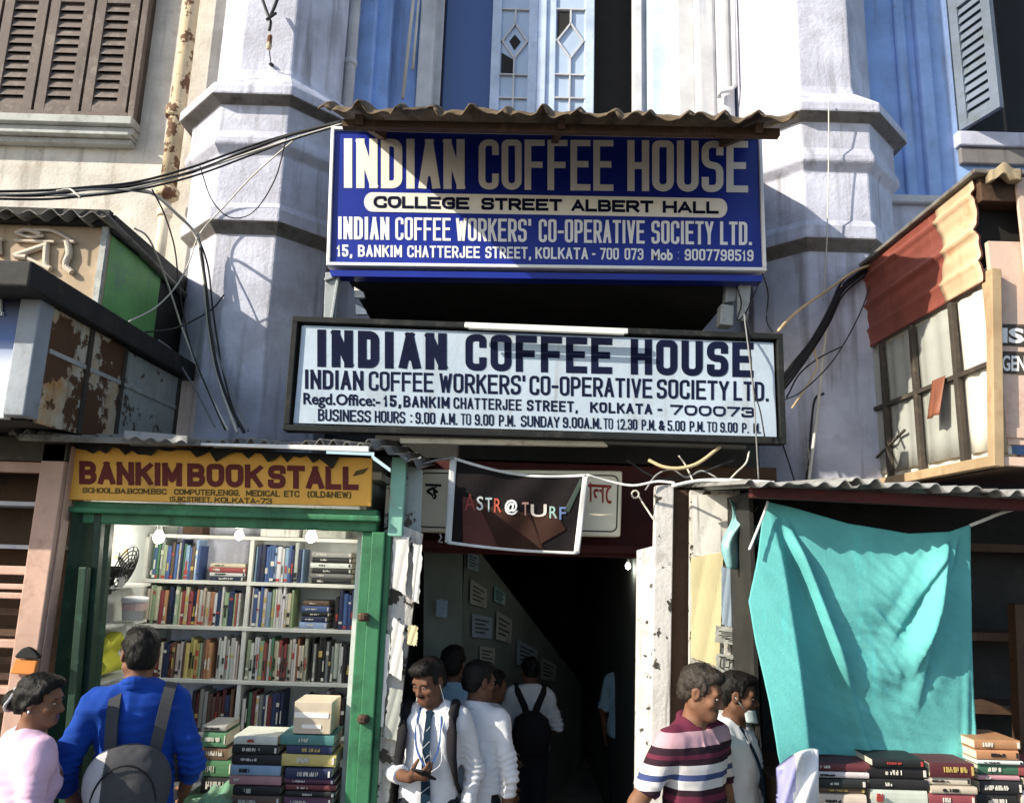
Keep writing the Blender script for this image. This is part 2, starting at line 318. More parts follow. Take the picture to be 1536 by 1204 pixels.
def block(text, quad, Y, m, parent, wt=.20, rad=.5, gap=.30, capw=.27, off=.0008, th=.0014, name='lettering'):
    """wt: stroke as a share of the letter height"""
    q = [np.array(P(x, y, Y)) for x, y in quad]
    Wd = np.linalg.norm(q[1] - q[0]); Hh = np.linalg.norm(q[3] - q[0]); T = wt * Hh
    ws = [GW.get(c, 1.0) for c in text]; n = len(text); T = min(T, capw * Wd / (sum(ws) + .25 * n * (n > 1) * .5))
    # cell width of a full letter so that the line fills the quad: sum(w*cw) + (n-1)*gap*... + stroke
    unit_w = (Wd - T * n - gap * T * 2 * 0) ; gaps = gap * T
    cw = (Wd - n * T - (n - 1) * gaps) / sum(ws)
    if cw * .99 < T * .35 : T = .35 * Wd / n ; gaps = gap * T; cw = (Wd - n * T - (n - 1) * gaps) / sum(ws)
    hh = Hh - T; b = MB(); x = T / 2; rr = rad * min(cw, hh) ; kz = 0
    def put(u, v):
        a, c = u / Wd, 1 - v / Hh
        p = (q[0] * (1 - a) + q[1] * a) * (1 - c) + (q[3] * (1 - a) + q[2] * a) * c; return p
    for ch, w in zip(text, ws):
        sharp = ch in 'AVWMNKYX7'
        sts = GL.get(ch, [])
        if sharp: sts = [list(p) for st in sts for p in zip(st, st[1:])]
        for si, st in enumerate(sts):
            sj = 0
            pts = []
            raw = [(x + p[0] * w * cw, T / 2 + p[1] * hh, len(p) > 2) for p in st]
            for i, (px_, py_, rd) in enumerate(raw):
                if rd and 0 < i < len(raw) - 1:
                    p0, p1, p2 = np.array(raw[i - 1][:2]), np.array((px_, py_)), np.array(raw[i + 1][:2])
                    l0, l2 = np.linalg.norm(p0 - p1), np.linalg.norm(p2 - p1); r_ = min(rr, l0 * .5, l2 * .5)
                    a_, c_ = p1 + (p0 - p1) / l0 * r_, p1 + (p2 - p1) / l2 * r_
                    for k in range(6):
                        t = k / 5; pts.append((1 - t) ** 2 * a_ + 2 * t * (1 - t) * (p1 * .86 + (a_ + c_) * .07) + t * t * c_)
                else: pts.append(np.array((px_, py_)))
            pts = [p for i, p in enumerate(pts) if i == 0 or np.linalg.norm(p - pts[i - 1]) > 1e-6]
            if len(pts) < 2: continue
            closed = np.linalg.norm(pts[0] - pts[-1]) < 1e-6; k = len(pts); L_, R_ = [], []
            for i in range(k):
                d0 = pts[i] - pts[i - 1] if i else pts[1] - pts[0]; d1 = pts[i + 1] - pts[i] if i < k - 1 else d0
                
                if closed and i == 0: d0 = pts[0] - pts[-2]
                if closed and i == k - 1: d1 = pts[1] - pts[0]
                d0 = d0 / np.linalg.norm(d0); d1 = d1 / np.linalg.norm(d1); n0 = np.array((-d0[1], d0[0])); n1 = np.array((-d1[1], d1[0])); mn = n0 + n1
                ln = np.linalg.norm(mn); mn = n0 if ln < .2 else mn / ln; sc_ = min(2.2, 1 / max(.3, mn @ n1))
                e = pts[i].copy()
                if i == 0 and not closed: e = e - d1 * T * .5
                if i == k - 1 and not closed: e = e + d0 * T * .5
                L_.append(e + mn * T / 2 * sc_); R_.append(e - mn * T / 2 * sc_)
            vv = []
            for vi, (a_, c_) in enumerate(zip(L_, R_)):
                yb = Y - off - th - .00025 * (si + sj) - .00003 * vi
                for p in (a_, c_):
                    w_ = put(min(Wd * 1.02, max(-.02 * Wd, p[0])), min(Hh, max(0 if sharp else -.25 * Hh, p[1]))); vv.append((w_[0], yb, w_[2]))
            fs = [(2 * i, 2 * i + 1, 2 * i + 3, 2 * i + 2) for i in range(k - 1)]; nb = len(vv)
            vv += [(p[0], Y - off, p[2]) for p in vv[:nb]]
            for i in range(k - 1):
                fs += [(2 * i, 2 * i + 2, nb + 2 * i + 2, nb + 2 * i), (2 * i + 3, 2 * i + 1, nb + 2 * i + 1, nb + 2 * i + 3)]
            b.add(vv, fs)
        x += w * cw + T + gaps
    return b.build(name, m, parent)
def quad_of(x0, x1, yl0, yl1, yr0, yr1): return [(x0, yl0), (x1, yr0), (x1, yr1), (x0, yl1)]
def row_words(words, line, Y, m, parent, bold, th=.0015, wt=None, rad=.5, gap=.3, capw=.27):
    """words: (text, x0, x1); line: (xa, top_a, bottom_a, xb, top_b, bottom_b)"""
    xa, ta, ba, xb, tb, bb = line
    f = lambda x: ((x - xa) / (xb - xa))
    for w, x0, x1 in words:
        qd = quad_of(x0, x1, ta + (tb - ta) * f(x0), ba + (bb - ba) * f(x0), ta + (tb - ta) * f(x1), ba + (bb - ba) * f(x1))
        if wt and w.upper() == w: block(w, qd, Y, m, parent, wt, rad, gap, capw)
        else: lettering(w, qd, Y, m, parent, bold, th)
def board(pxq, Y, th):     # slab whose front face is the picture quad on plane Y
    return [P(x, y, Y) for x, y in pxq], (0, th, 0)
# ================================================================ ground
gb = MB(); gb.box(-150, 150, -150, 150, -.3, 0)
tag(gb.build('road', M['asphalt'], loc=(0, 0, 0)), 'dark asphalt street in front of the shops', 'road', kind='structure')
pb = MB(); pb.box(-30, 30, 2.55, 9.6, -.05, .13)
tag(pb.build('pavement', M['pavement'], loc=(0, 4, 0), bevel=.02), 'worn stone pavement along the shop fronts', 'pavement', kind='structure')

# ================================================================ the old building
YW = 5.6
bld = thing('coffee_house_building', 'old blue and cream painted building with octagonal pillars and a tall french window', 'building', (0, 6, 0))
xl = X_(400, 80, 5.04); xr = X_(1235, 60, 5.04)
ZT = 9.6
# left wall
b = MB(); b.box(-9, xl, YW, YW + .3, 0, ZT); b.build('wall', M['wall_cream'], bld)
# right wall around the window opening
wx0 = X_(1437, 200, YW); wz0 = Z_(203, YW, 1480); wx1 = wx0 + 1.5; wz1 = wz0 + 2.3
b = MB()
b.box(xr, wx0, YW, YW + .3, 0, ZT); b.box(wx0, wx1, YW, YW + .3, 0, wz0); b.box(wx0, wx1, YW, YW + .3, wz1, ZT); b.box(wx1, 9, YW, YW + .3, 0, ZT)
b.build('wall', M['wall_blue'], bld)
# pale lower band of that wall and raised vertical strips
zb = Z_(300, YW - .03, 1390)
b = MB(); b.box(xr + .3, wx0 + .02, YW - .035, YW, 0, zb); b.build('wall_panel', M['wall_pale'], bld, bevel=.006)
for a, c, dy, key in ((1352, 1368, .05, 'wall_blue'), (1384, 1404, .07, 'wall_blue')):
    x0, x1 = X_(a, 150, YW - dy), X_(c, 150, YW - dy)
    b = MB(); b.box(x0, x1, YW - dy, YW, zb, ZT); b.build('moulding', M[key], bld, bevel=.02)
b = MB(); b.box(xr + .35, wx0 - .01, YW - .09, YW - .036, zb - .05, zb + .015); b.build('moulding', M['moulding_white'], bld, bevel=.012)
# right window: dark room, sill, frame, open louvred shutter
rw = MB(); rw.box(wx0 - .02, wx1 + .02, YW + .31, YW + 2.5, wz0 - .02, wz1 + .02)
win = rw.build('window', M['black_room'], bld)
b = MB(); b.box(wx0 - .04, wx1 + .1, YW - .07, YW + .02, wz0 - .13, wz0 - .005); b.build('sill', M['wall_pale'], win, bevel=.012)
b = MB(); b.box(wx0 - .02, wx1 + .1, YW - .045, YW + .0, wz0 - .27, wz0 - .135); b.build('sill_moulding', M['ledge_shade_dirt'], win, bevel=.01)
b = MB(); b.box(wx0 + .001, wx0 + .05, YW + .05, YW + .16, wz0 + .001, wz1 - .001); b.build('frame', M['wood_grey'], win)
def shutter_leaf(o, du, zlo, zhi, wid, key, parent, name='shutter', slats=12, panels=2, th=.04):
    """louvred leaf hinged at o=(x,y), running along unit vector du"""
    o = Vector((o[0], o[1], 0)); du = Vector((du[0], du[1], 0)).normalized(); nn = Vector((-du.y, du.x, 0))
    b = MB()
    def bx(u0, u1, z0, z1, n0, n1):
        p = lambda u, n, z: o + du * u + nn * n + Vector((0, 0, z))
        b.hexa([p(u0, n0, z0), p(u1, n0, z0), p(u1, n1, z0), p(u0, n1, z0), p(u0, n0, z1), p(u1, n0, z1), p(u1, n1, z1), p(u0, n1, z1)])
    st = .075
    bx(0, st, zlo, zhi, 0, th); bx(wid - st, wid, zlo, zhi, 0, th)
    hh = (zhi - zlo) / panels
    for k in range(panels + 1):
        z = zlo + k * hh; bx(st, wid - st, max(zlo, z - .055), min(zhi, z + .055), .002, th - .002)
    bf = MB()
    for k in range(panels):
        z0, z1 = zlo + k * hh + .055, zlo + (k + 1) * hh - .055
        n = max(3, int((z1 - z0) / .072)); s = (z1 - z0) / n
        for i in range(n):
            zz = z0 + s * (i + .5)
            p = lambda u, n_, z: o + du * u + nn * n_ + Vector((0, 0, z))
            a = s * .52
            b.hexa([p(st, .004, zz - a), p(wid - st, .004, zz - a), p(wid - st, .012, zz - a + .004), p(st, .012, zz - a + .004),
                    p(st, th - .012, zz + a - .012), p(wid - st, th - .012, zz + a - .012), p(wid - st, th - .004, zz + a), p(st, th - .004, zz + a)])
    return b.build(name, M[key], parent)
sh = P(1432, 190, YW)
shutter_leaf((wx0 + .01, YW - .005), (.30, -.95), wz0 + .03, wz1 - .05, .36, 'shutter_grey', win)

# left window with closed brown shutters
lx1 = X_(213, 90, YW - .1); lz0 = Z_(176, YW - .1, 100); lz1 = lz0 + 2.1
lw = MB(); lw.box(lx1 - 1.62, lx1, YW - .05, YW, lz0, lz1)
lwin = lw.build('window', M['frame_dark'], bld)
bb = MB(); bb.box(lx1 - .05, lx1 + .0, YW - .11, YW - .05, lz0, lz1); bb.box(lx1 - 1.62, lx1 - 1.57, YW - .11, YW - .05, lz0, lz1); bb.box(lx1 - 1.57, lx1 - .05, YW - .11, YW - .05, lz0, lz0 + .05)
bb.build('frame', M['wood_brown'], lwin, bevel=.005)
lxs = [X_(212, 90, YW - .1), X_(150, 90, YW - .1), X_(72, 90, YW - .1)]
wleaf = .345
for k in range(4):
    shutter_leaf((lx1 - .052 - (k + 1) * (wleaf + .024), YW - .1), (1, 0), lz0 + .055, lz1, wleaf, 'wood_brown', lwin, slats=10)
b = MB()
for k, (d, z0, z1) in enumerate(((.15, .0, -.065), (.10, -.068, -.125), (.14, -.128, -.155), (.08, -.158, -.20))):
    b.box(lx1 - 1.8, lx1 + .01 - .008 * k, YW - d, YW - .001, lz0 + z1 - .004, lz0 + z0 - .004)
b.build('sill', M['wood_grey'], lwin, bevel=.006)

# pillars
def pillar(cx):
    Yc = 5.5
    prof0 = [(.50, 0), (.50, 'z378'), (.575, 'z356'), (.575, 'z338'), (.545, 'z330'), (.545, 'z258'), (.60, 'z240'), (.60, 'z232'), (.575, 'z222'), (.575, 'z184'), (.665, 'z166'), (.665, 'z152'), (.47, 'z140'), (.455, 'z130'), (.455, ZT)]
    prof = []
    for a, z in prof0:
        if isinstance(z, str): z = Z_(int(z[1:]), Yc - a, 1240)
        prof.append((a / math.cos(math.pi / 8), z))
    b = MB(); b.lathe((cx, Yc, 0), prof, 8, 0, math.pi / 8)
    return b.build('pillar', [M['pillar_paint'], M['ledge_shade_dirt']], bld, bevel=.012)
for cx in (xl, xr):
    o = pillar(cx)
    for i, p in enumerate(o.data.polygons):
        if i < 14 * 8 and (i // 8) in (1, 9, 5): p.material_index = 1 if (i // 8) in (1, 9) else 0  # underside faces take the dirty colour with shade painted in

# central bay above the signs
ZB = 4.35
def strip(pa, pb, y0, key, name='moulding', py=80, bev=.015, y1=6.3, z0=ZB):
    b = MB(); b.box(X_(pa, py, y0), X_(pb, py, y0), y0, y1, z0, ZT); return b.build(name, M[key], bld, bevel=bev)
strip(455, 515, 5.62, 'wall_blue', 'wall')
strip(515, 560, 5.70, 'wall_blue')
strip(560, 585, 5.78, 'wall_blue')
strip(585, 627, 5.90, 'wall_blue')
strip(627, 650, 5.84, 'moulding_white')
strip(976, 1013, 5.84, 'door_blue')
strip(1013, 1045, 5.70, 'moulding_white', bev=.03)
strip(1045, 1075, 5.62, 'moulding_white', bev=.03)
strip(1104, 1165, 5.74, 'wall_blue', 'wall')
b = MB(); c = P(1090, 80, 5.58); b.lathe((c.x, 5.66, 0), [(.075, ZB), (.075, ZT)], 20); b.build('moulding', M['moulding_white'], bld, smooth=False, auto=True)
# french window
YD = 6.05
zs = ZB + .02
fx = lambda px, y=YD: X_(px, 80, y)
b = MB(); b.box(fx(640), fx(985), YD + .32, YD + 2.2, zs, ZT - .1)
fw = b.build('french_window', M['black_room'], bld)
b = MB()
b.box(fx(651), fx(664), YD - .06, YD + .1, zs, ZT); b.box(fx(950), fx(961), YD - .06, YD + .1, zs, ZT); b.box(fx(961), fx(977), YD + .02, YD + .3, zs, ZT)
b.build('frame', M['moulding_white'], fw, bevel=.006)
b = MB(); b.box(fx(665), fx(737), YD + .05, YD + .07, zs, ZT); b.build('pane', M['glass_dark'], fw)
def lattice_leaf(pa, pb, broken):
    x0, x1 = fx(pa), fx(pb); y = YD - .02; w = x1 - x0
    b = MB(); st = w * .2
    b.box(x0, x0 + st, y, y + .045, zs, ZT); b.box(x1 - st, x1, y, y + .045, zs, ZT)
    leaf = b.build('door_leaf', M['door_blue'], fw, bevel=.006)
    g = MB(); g.box(x0 + st, x1 - st, y + .02, y + .028, zs, ZT); g.build('pane', M['glass_pale'], leaf)
    la = MB(); xm = (x0 + x1) / 2
    zc = lambda p: Z_(p, y, (pa + pb) / 2)
    la.box(xm - .007, xm + .007, y - .002, y + .019, zs, zc(87) - .001); la.box(xm - .007, xm + .007, y - .002, y + .019, zc(35), zc(14))
    for p in (112, 147, 14, -40):
        la.box(x0 + st, x1 - st, y - .004, y + .0185, zc(p) - .006, zc(p) + .006)
    q = [(xm, zc(35)), (x1 - st - .012, zc(61)), (xm, zc(87)), (x0 + st + .012, zc(61))]
    for i in range(4):
        a_, c_ = q[i], q[(i + 1) % 4]; la.bar((a_[0], y + .007, a_[1]), (c_[0], y + .007, c_[1]), .014, .016, up=(0, 1, 0))
    la.box(x1 - st - .014, x1 - st, y - .003, y + .018, zc(61) - .006, zc(61) + .006); la.box(x0 + st, x0 + st + .014, y - .003, y + .018, zc(61) - .006, zc(61) + .006)
    la.build('lattice', M['moulding_white'], leaf)
    d = MB()
    for poly in broken:
        d.poly([(x0 + st + u * (w - 2 * st), y + .0195, zc(p)) for u, p in poly], (0, -.004, 0))
    if broken: d.build('broken_pane', M['black_room'], leaf)
lattice_leaf(737, 806, [[(.04, 78), (.47, 88), (.47, 110), (.04, 110)], [(.3, 61), (.5, 50), (.72, 61), (.5, 74)]])
lattice_leaf(819, 891, [[(.04, 16), (.47, 16), (.47, 36), (.08, 58), (.04, 58)]])
b = MB(); b.box(fx(806), fx(819), YD - .04, YD + .05, zs, ZT); b.build('mullion', M['door_blue'], fw, bevel=.008)
b = MB(); b.box(fx(664), fx(665.5), YD - .02, YD + .05, zs, ZT); b.build('frame_strip', M['metal_dark'], fw)
# projecting timber box that carries the upper sign
bx0, bx1 = X_(512, 400, 4.5), X_(1118, 410, 4.5)
zbx = Z_(411, 4.5, 800)
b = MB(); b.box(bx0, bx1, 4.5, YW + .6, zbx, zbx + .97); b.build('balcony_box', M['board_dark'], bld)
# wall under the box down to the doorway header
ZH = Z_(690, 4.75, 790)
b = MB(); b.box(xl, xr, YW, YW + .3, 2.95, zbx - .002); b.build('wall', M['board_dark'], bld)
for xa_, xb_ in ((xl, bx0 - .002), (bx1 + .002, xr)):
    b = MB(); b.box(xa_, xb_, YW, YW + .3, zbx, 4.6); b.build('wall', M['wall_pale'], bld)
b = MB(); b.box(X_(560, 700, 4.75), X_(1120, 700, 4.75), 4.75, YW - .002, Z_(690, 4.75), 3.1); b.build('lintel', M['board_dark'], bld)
# entrance: header boards, passage, stair wall
b = MB(); b.box(X_(598, 760, 4.75), X_(1000, 760, 4.75), 4.75, 4.95, Z_(832, 4.75), Z_(692, 4.75) - .003); b.build('door_header', M['maroon'], bld, bevel=.01)
b = MB(); b.box(X_(598, 760, 4.7), X_(990, 760, 4.7), 4.70, 4.748, Z_(826, 4.7), Z_(812, 4.7)); b.build('door_header', M['maroon'], bld, bevel=.01)
pxl, pxr = X_(600, 950, 4.75), X_(985, 950, 4.75)
zp = Z_(832, 4.75)
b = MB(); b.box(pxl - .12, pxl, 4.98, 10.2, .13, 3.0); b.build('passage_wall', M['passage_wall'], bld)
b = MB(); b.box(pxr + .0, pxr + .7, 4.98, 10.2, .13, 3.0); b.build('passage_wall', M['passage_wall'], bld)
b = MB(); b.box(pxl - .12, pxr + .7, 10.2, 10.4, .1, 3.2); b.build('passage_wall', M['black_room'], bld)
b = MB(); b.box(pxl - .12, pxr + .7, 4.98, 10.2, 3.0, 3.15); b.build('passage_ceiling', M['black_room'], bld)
b = MB(); b.box(X_(590, 950, 4.76), pxl + .0, 4.76, 4.97, .13, ZH); b.build('door_jamb', M['poster_wall'], bld)
b = MB(); b.box(pxr + .0, pxr + .75, 4.76, 4.97, .13, ZH); b.build('door_jamb', M['brown_wood'], bld)
# pale folded-back door leaf and the stair wall behind it
b = MB(); b.slab([P(636, 805, 5.15), P(694, 805, 5.35), P(690, 1215, 5.35), P(634, 1215, 5.15)], (0, .04, 0))
dl = b.build('door_leaf', M['passage_pale'], bld)
A0 = (P(694, 900, 5.5).x, 5.5); A1 = (P(872, 1000, 8.2).x, 8.2)
za0, za1 = P(700, 800, 5.5).z, P(872, 1025, 8.2).z
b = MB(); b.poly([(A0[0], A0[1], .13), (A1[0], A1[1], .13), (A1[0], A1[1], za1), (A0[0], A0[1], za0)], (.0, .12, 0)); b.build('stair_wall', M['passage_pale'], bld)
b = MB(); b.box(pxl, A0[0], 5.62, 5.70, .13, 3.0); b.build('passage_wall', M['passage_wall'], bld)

# ================================================================ drain pipes
def pipe(name, label, pts, r, key, collars=(), cat='pipe'):
    b = MB(); b.tube(pts, r, 12)
    for c, rr, h in collars:
        c = Vector(c); b.lathe(c, [(rr * .9, -h / 2), (rr, -h / 2 + .01), (rr, h / 2 - .01), (rr * .9, h / 2)], 14)
    o = b.build(name, M[key]); o.data.shade_auto_smooth() if hasattr(o.data, 'shade_auto_smooth') else None
    for p in o.data.polygons: p.use_smooth = True
    return tag(o, label, cat)
x1 = X_(275, 100, 5.46); z1 = Z_(170, 5.46, 275); z2 = Z_(300, 5.46, 265)
pipe('drain_pipe', 'thick rusty peeling drain pipe on the cream wall beside the left pillar', [(x1, 5.46, z2), (x1, 5.46, z1), (x1, 5.46, ZT)], .062, 'rust_pipe', [((x1, 5.46, z1), .085, .10), ((x1, 5.46, z2 + .05), .085, .07)])
x2 = X_(246, 330, 5.48)
pipe('drain_pipe', 'short cream pipe dropping from the cable bundle behind the green sided sign', [(x2, 5.48, Z_(480, 5.48, 246)), (x2, 5.48, Z_(295, 5.48, 246))], .04, 'cream_pipe', [((x2, 5.48, Z_(320, 5.48, 246)), .055, .06)])
x3 = X_(526, 90, 5.54)
pipe('drain_pipe', 'pale jointed pipe running up the blue wall left of the french window', [(x3, 5.54, 4.4), (x3, 5.54, ZT)], .045, 'moulding_white', [((x3, 5.54, Z_(95, 5.54, 522)), .055, .05)])
x4 = X_(612, 70, 5.8)
pipe('conduit', 'thin slanting white conduit next to the french window frame', [(X_(604, 148, 5.8), 5.8, Z_(148, 5.8, 604)), (X_(620, 0, 5.8), 5.8, Z_(0, 5.8, 620)), (X_(628, -90, 5.8), 5.8, Z_(-90, 5.8, 628))], .014, 'cable_white')
pipe('conduit', 'straight white conduit hugging the pale strip of the french window', [(X_(619, 105, 5.82), 5.82, Z_(105, 5.82, 619)), (X_(628, 0, 5.82), 5.82, Z_(0, 5.82, 628))], .011, 'cable_white')
pz = P(1108, 60, 5.58)
pipe('drain_pipe', 'sunlit white pipe with a small elbow beside the right pillar', [P(1079, 146, 5.55), P(1080, 138, 5.55), P(1098, 134, 5.55), P(1103, 128, 5.55), P(1101, 60, 5.55), P(1098, -60, 5.55)], .02, 'moulding_white')

# ================================================================ corrugated awning above the upper sign
aw = thing('awning', 'brown corrugated asbestos awning with ragged edge above the blue coffee house sign', 'awning', (0, 4.3, 4.7))
YA = 3.62
pa, pc = P(492, 157, YA), P(1196, 172, YA)
def awn_pt(u, v):
    x = pa.x - .02 + (pc.x - pa.x + .04) * u
    cyc = (u * 13.2 + .35 + .03 * math.sin(u * 37)) % 1; bp = max(0, 1 - abs(cyc - .5) / .17) ** .8
    z = pa.z + (pc.z - pa.z) * u + .019 * bp + .006 * math.sin(u * 41) + .006 * math.sin(u * 97)
    if v < .12:          # drooping lip
        t = v / .12
        return (x - .03 * (1 - t) + .006 * math.sin(u * 60), YA + .03 * t - .03 * bp * (1 - .4 * t), z - (.040 + .012 * math.sin(u * 53) + .01 * math.sin(u * 131)) * (1 - t) + .005)
    t = (v - .12) / .88
    return (x, YA + .03 + t * 1.95 - .02 * bp * (1 - t), z + .005 + t * .85)
b = MB(); b.grid(awn_pt, 330, 14, (0, .004, .012)); o = b.build('sheet', M['asbestos'], aw, smooth=True)
b = MB()
for u in (.06, .5, .93):
    x = pa.x + (pc.x - pa.x) * u; b.bar((x, YA + .08, pa.z + (pc.z - pa.z) * u - .03), (x, 5.5, pa.z + (pc.z - pa.z) * u + .77), .04, .05)
b.bar((pa.x + .05, YA + .14, pa.z - .03), (pc.x - .05, YA + .14, pc.z - .03), .045, .04); b.build('rafter', M['brown_wood'], aw)
b = MB(); b.tube([P(1194, 174, YA + .02), P(1150, 188, 4.1), P(1128, 199, 4.36)], .016); b.build('stay_rod', M['cable_cream'], aw)

# ================================================================ upper sign
Y1 = 4.40
s1 = thing('shop_sign', 'large blue signboard with white capitals under the corrugated awning', 'signboard', (P(820, 400, Y1).x, Y1, zbx))
q1 = [(500, 194), (1139, 207), (1146, 405), (493, 397)]
b = MB(); b.slab([P(x, y, Y1) for x, y in q1], (0, .07, 0)); b.build('panel', M['sign_blue'], s1)
def frame_of(q, Y, wpx, key, parent, out=.02, name='frame', back=.08):
    pts = [P(x, y, Y) for x, y in q]; c = sum(pts, Vector()) / 4
    for i in range(4):
        b = MB(); a, d = pts[i], pts[(i + 1) % 4]
        ww = wpx * .0042
        e = (d - a).normalized() * ww * .5
        if i % 2: e = -e * .98
        b.bar(a - e + Vector((0, back / 2 - out, 0)), d + e + Vector((0, back / 2 - out, 0)), ww, back, up=(0, 1, 0)); b.build(name, M[key], parent, bevel=.004)
frame_of(q1, Y1, 5, 'sign_white', s1)
b = MB(); b.slab([P(494, 405, Y1 + .0), P(1145, 413, Y1), P(1143, 422, Y1), P(497, 414, Y1)], (0, .09, 0)); b.build('lower_rail', M['sign_blue'], s1)
L1 = (505, 208, 282, 1130, 212, 289)
row_words([('INDIAN', 515, 697), ('COFFEE', 718, 920), ('HOUSE', 941, 1122)], L1, Y1, M['sign_cream'], s1, .045, wt=.19, rad=.75, gap=.42, capw=.335)
cap = MB(); pts = []
for (cx, cy, s0) in ((1079, 312, -90), (558, 303, 90)):
    for k in range(9):
        a = R(s0 + k * 22.5); pts.append(P(cx + 12 * math.cos(a), cy + 14.5 * math.sin(a), Y1 - .004))
cap.poly(pts[::-1], (0, .003, 0)); cap.build('lettering_plate', M['sign_cream'], s1)
row_words([('COLLEGE', 560, 704), ('STREET', 722, 843), ('ALBERT', 857, 980), ('HALL', 994, 1078)], (560, 294, 312, 1078, 303, 321), Y1 - .004, M['ink_navy'], s1, .035, wt=.24, rad=.6)
row_words([('INDIAN', 507, 584), ('COFFEE', 593, 676), ('WORKERS\'', 684, 797), ('CO-OPERATIVE', 808, 967), ('SOCIETY', 977, 1070), ('LTD.', 1080, 1128)], (507, 325, 359, 1128, 333, 368), Y1, M['sign_white'], s1, .045, wt=.19, rad=.75, gap=.45, capw=.33)
row_words([('15,', 505, 529), ('BANKIM', 537, 603), ('CHATTERJEE', 611, 720), ('STREET,', 728, 797), ('KOLKATA', 803, 882), ('-', 888, 893), ('700 073', 900, 965), ('Mob', 977, 1009), (':', 1016, 1019), ('9007798519', 1027, 1130)], (505, 367, 385, 1130, 375, 392), Y1, M['sign_white'], s1, .035, wt=.22, rad=.6, gap=.5, capw=.30)

# brackets and oddments below the upper sign
br = MB(); q = P(487, 408, 4.5); 
br.slab([P(488, 408, 4.44), P(510, 408, 4.44), P(503, 482, 4.44), P(485, 482, 4.44)], (0, .05, 0)); br.bar(P(487, 420, 4.43), P(509, 412, 4.43), .02); br.bar(P(508, 412, 4.43), P(497, 482, 4.43), .018)
tag(br.build('sign_bracket', M['metal_grey'], bevel=.004), 'grey steel bracket under the left end of the blue sign', 'bracket')
for k, (a, c_) in enumerate(((430, 446), (456, 471))):
    wb = MB(); wb.slab([P(531 + 2 * k, a, 4.55), P(545 + 3 * k, a + 8, 4.55), P(547 + 3 * k, c_ , 4.55), P(532 + 2 * k, c_, 4.55)], (0, .03, 0))
    tag(wb.build('bracket_plate', M['sign_white']), ('upper' if k == 0 else 'lower') + ' of two small white plates beside the grey bracket under the blue sign', 'plate')
mb_ = thing('meter_box', 'small grey electric meter box wrapped in wires under the right end of the blue sign', 'meter box', P(1095, 485, 4.6))
b = MB(); b.slab([P(1082, 455, 4.5), P(1102, 458, 4.5), P(1100, 488, 4.5), P(1080, 486, 4.5)], (0, .1, 0)); b.build('body', M['metal_grey'], mb_, bevel=.008)
b = MB(); b.slab([P(1090, 424, 4.52), P(1110, 420, 4.52), P(1104, 452, 4.52), P(1088, 453, 4.52)], (0, .08, 0)); b.build('cover', M['trim_grey'], mb_, bevel=.008)
b = MB(); b.slab([P(1108, 418, 4.47), P(1128, 418, 4.47), P(1122, 480, 4.47), P(1108, 480, 4.47)], (0, .04, 0)); b.build('bracket', M['metal_grey'], mb_, bevel=.004)
# tube light on the lower sign
tl = thing('tube_light', 'slim unlit fluorescent tube light on top edge of the white coffee house sign', 'tube light', P(818, 494, 4.12))
b = MB(); b.bar(P(697, 487.5, 4.12), P(942, 497, 4.12), .022, .03); b.build('batten', M['tube_white'], tl, bevel=.005)
b = MB(); b.tube([P(703, 491, 4.095), P(936, 500, 4.095)], .012); b.build('tube', M['tube_white'], tl)

# ================================================================ lower sign
Y2 = 4.20
s2 = thing('shop_sign', 'long pale hand painted signboard with dark frame and navy capitals above the entrance', 'signboard', P(805, 655, Y2))
q2 = [(454, 488), (1160, 514), (1165, 655), (440, 634)]
b = MB(); b.slab([P(x, y, Y2) for x, y in q2], (0, .03, 0)); b.build('panel', M['board_pale'], s2)
fq = [(444, 480), (1168, 506), (1173, 662), (431, 642)]
frame_of(fq, Y2, 8, 'metal_dark', s2, out=.025, back=.09)
lt = M['ink_navy']
row_words([('INDIAN', 475, 670), ('COFFEE', 698, 918), ('HOUSE', 946, 1130)], (475, 494, 550, 1130, 514, 566), Y2, lt, s2, .04, wt=.24, rad=.42, gap=.58, capw=.33)
row_words([('INDIAN', 457, 545), ('COFFEE', 553, 650), ('WORKERS\'', 659, 788), ('CO-OPERATIVE', 794, 978), ('SOCIETY', 985, 1093), ('LTD.', 1100, 1153)], (457, 554, 583, 1153, 573, 602), Y2, lt, s2, .03, wt=.175, rad=.5, gap=.55, capw=.27)
row_words([('Regd.Office:-', 455, 570), ('15,', 575, 602), ('BANKIM', 605, 674), ('CHATTERJEE', 680, 782), ('STREET,', 790, 867), ('KOLKATA', 885, 978), ('-', 986, 993), ('700073', 1005, 1131)], (455, 588, 606, 1132, 611, 626), Y2, lt, s2, .025, wt=.21, rad=.6, gap=.7, capw=.28)
row_words([('BUSINESS', 477, 556), ('HOURS :', 562, 618), ('9.00 A.M.', 623, 686), ('TO', 691, 706), ('9.00 P.M.', 712, 773), ('SUNDAY', 781, 839), ('9.00A.M.', 844, 902), ('TO', 905, 919), ('12.30 P.M.', 925, 984), ('&', 987, 997), ('5.00 P.M.', 1001, 1057), ('TO', 1060, 1075), ('9.00 P. M.', 1080, 1141)], (477, 613, 631, 1143, 635, 650), Y2, lt, s2, .028, wt=.20, rad=.6, gap=.5, capw=.27)
b = MB(); b.slab([P(600, 657, Y2 + .03), P(905, 662, Y2 + .03), P(912, 669, Y2 + .03), P(600, 664, Y2 + .03)], (0, .05, 0)); b.build('lower_rail', M['cream_pipe'], s2)

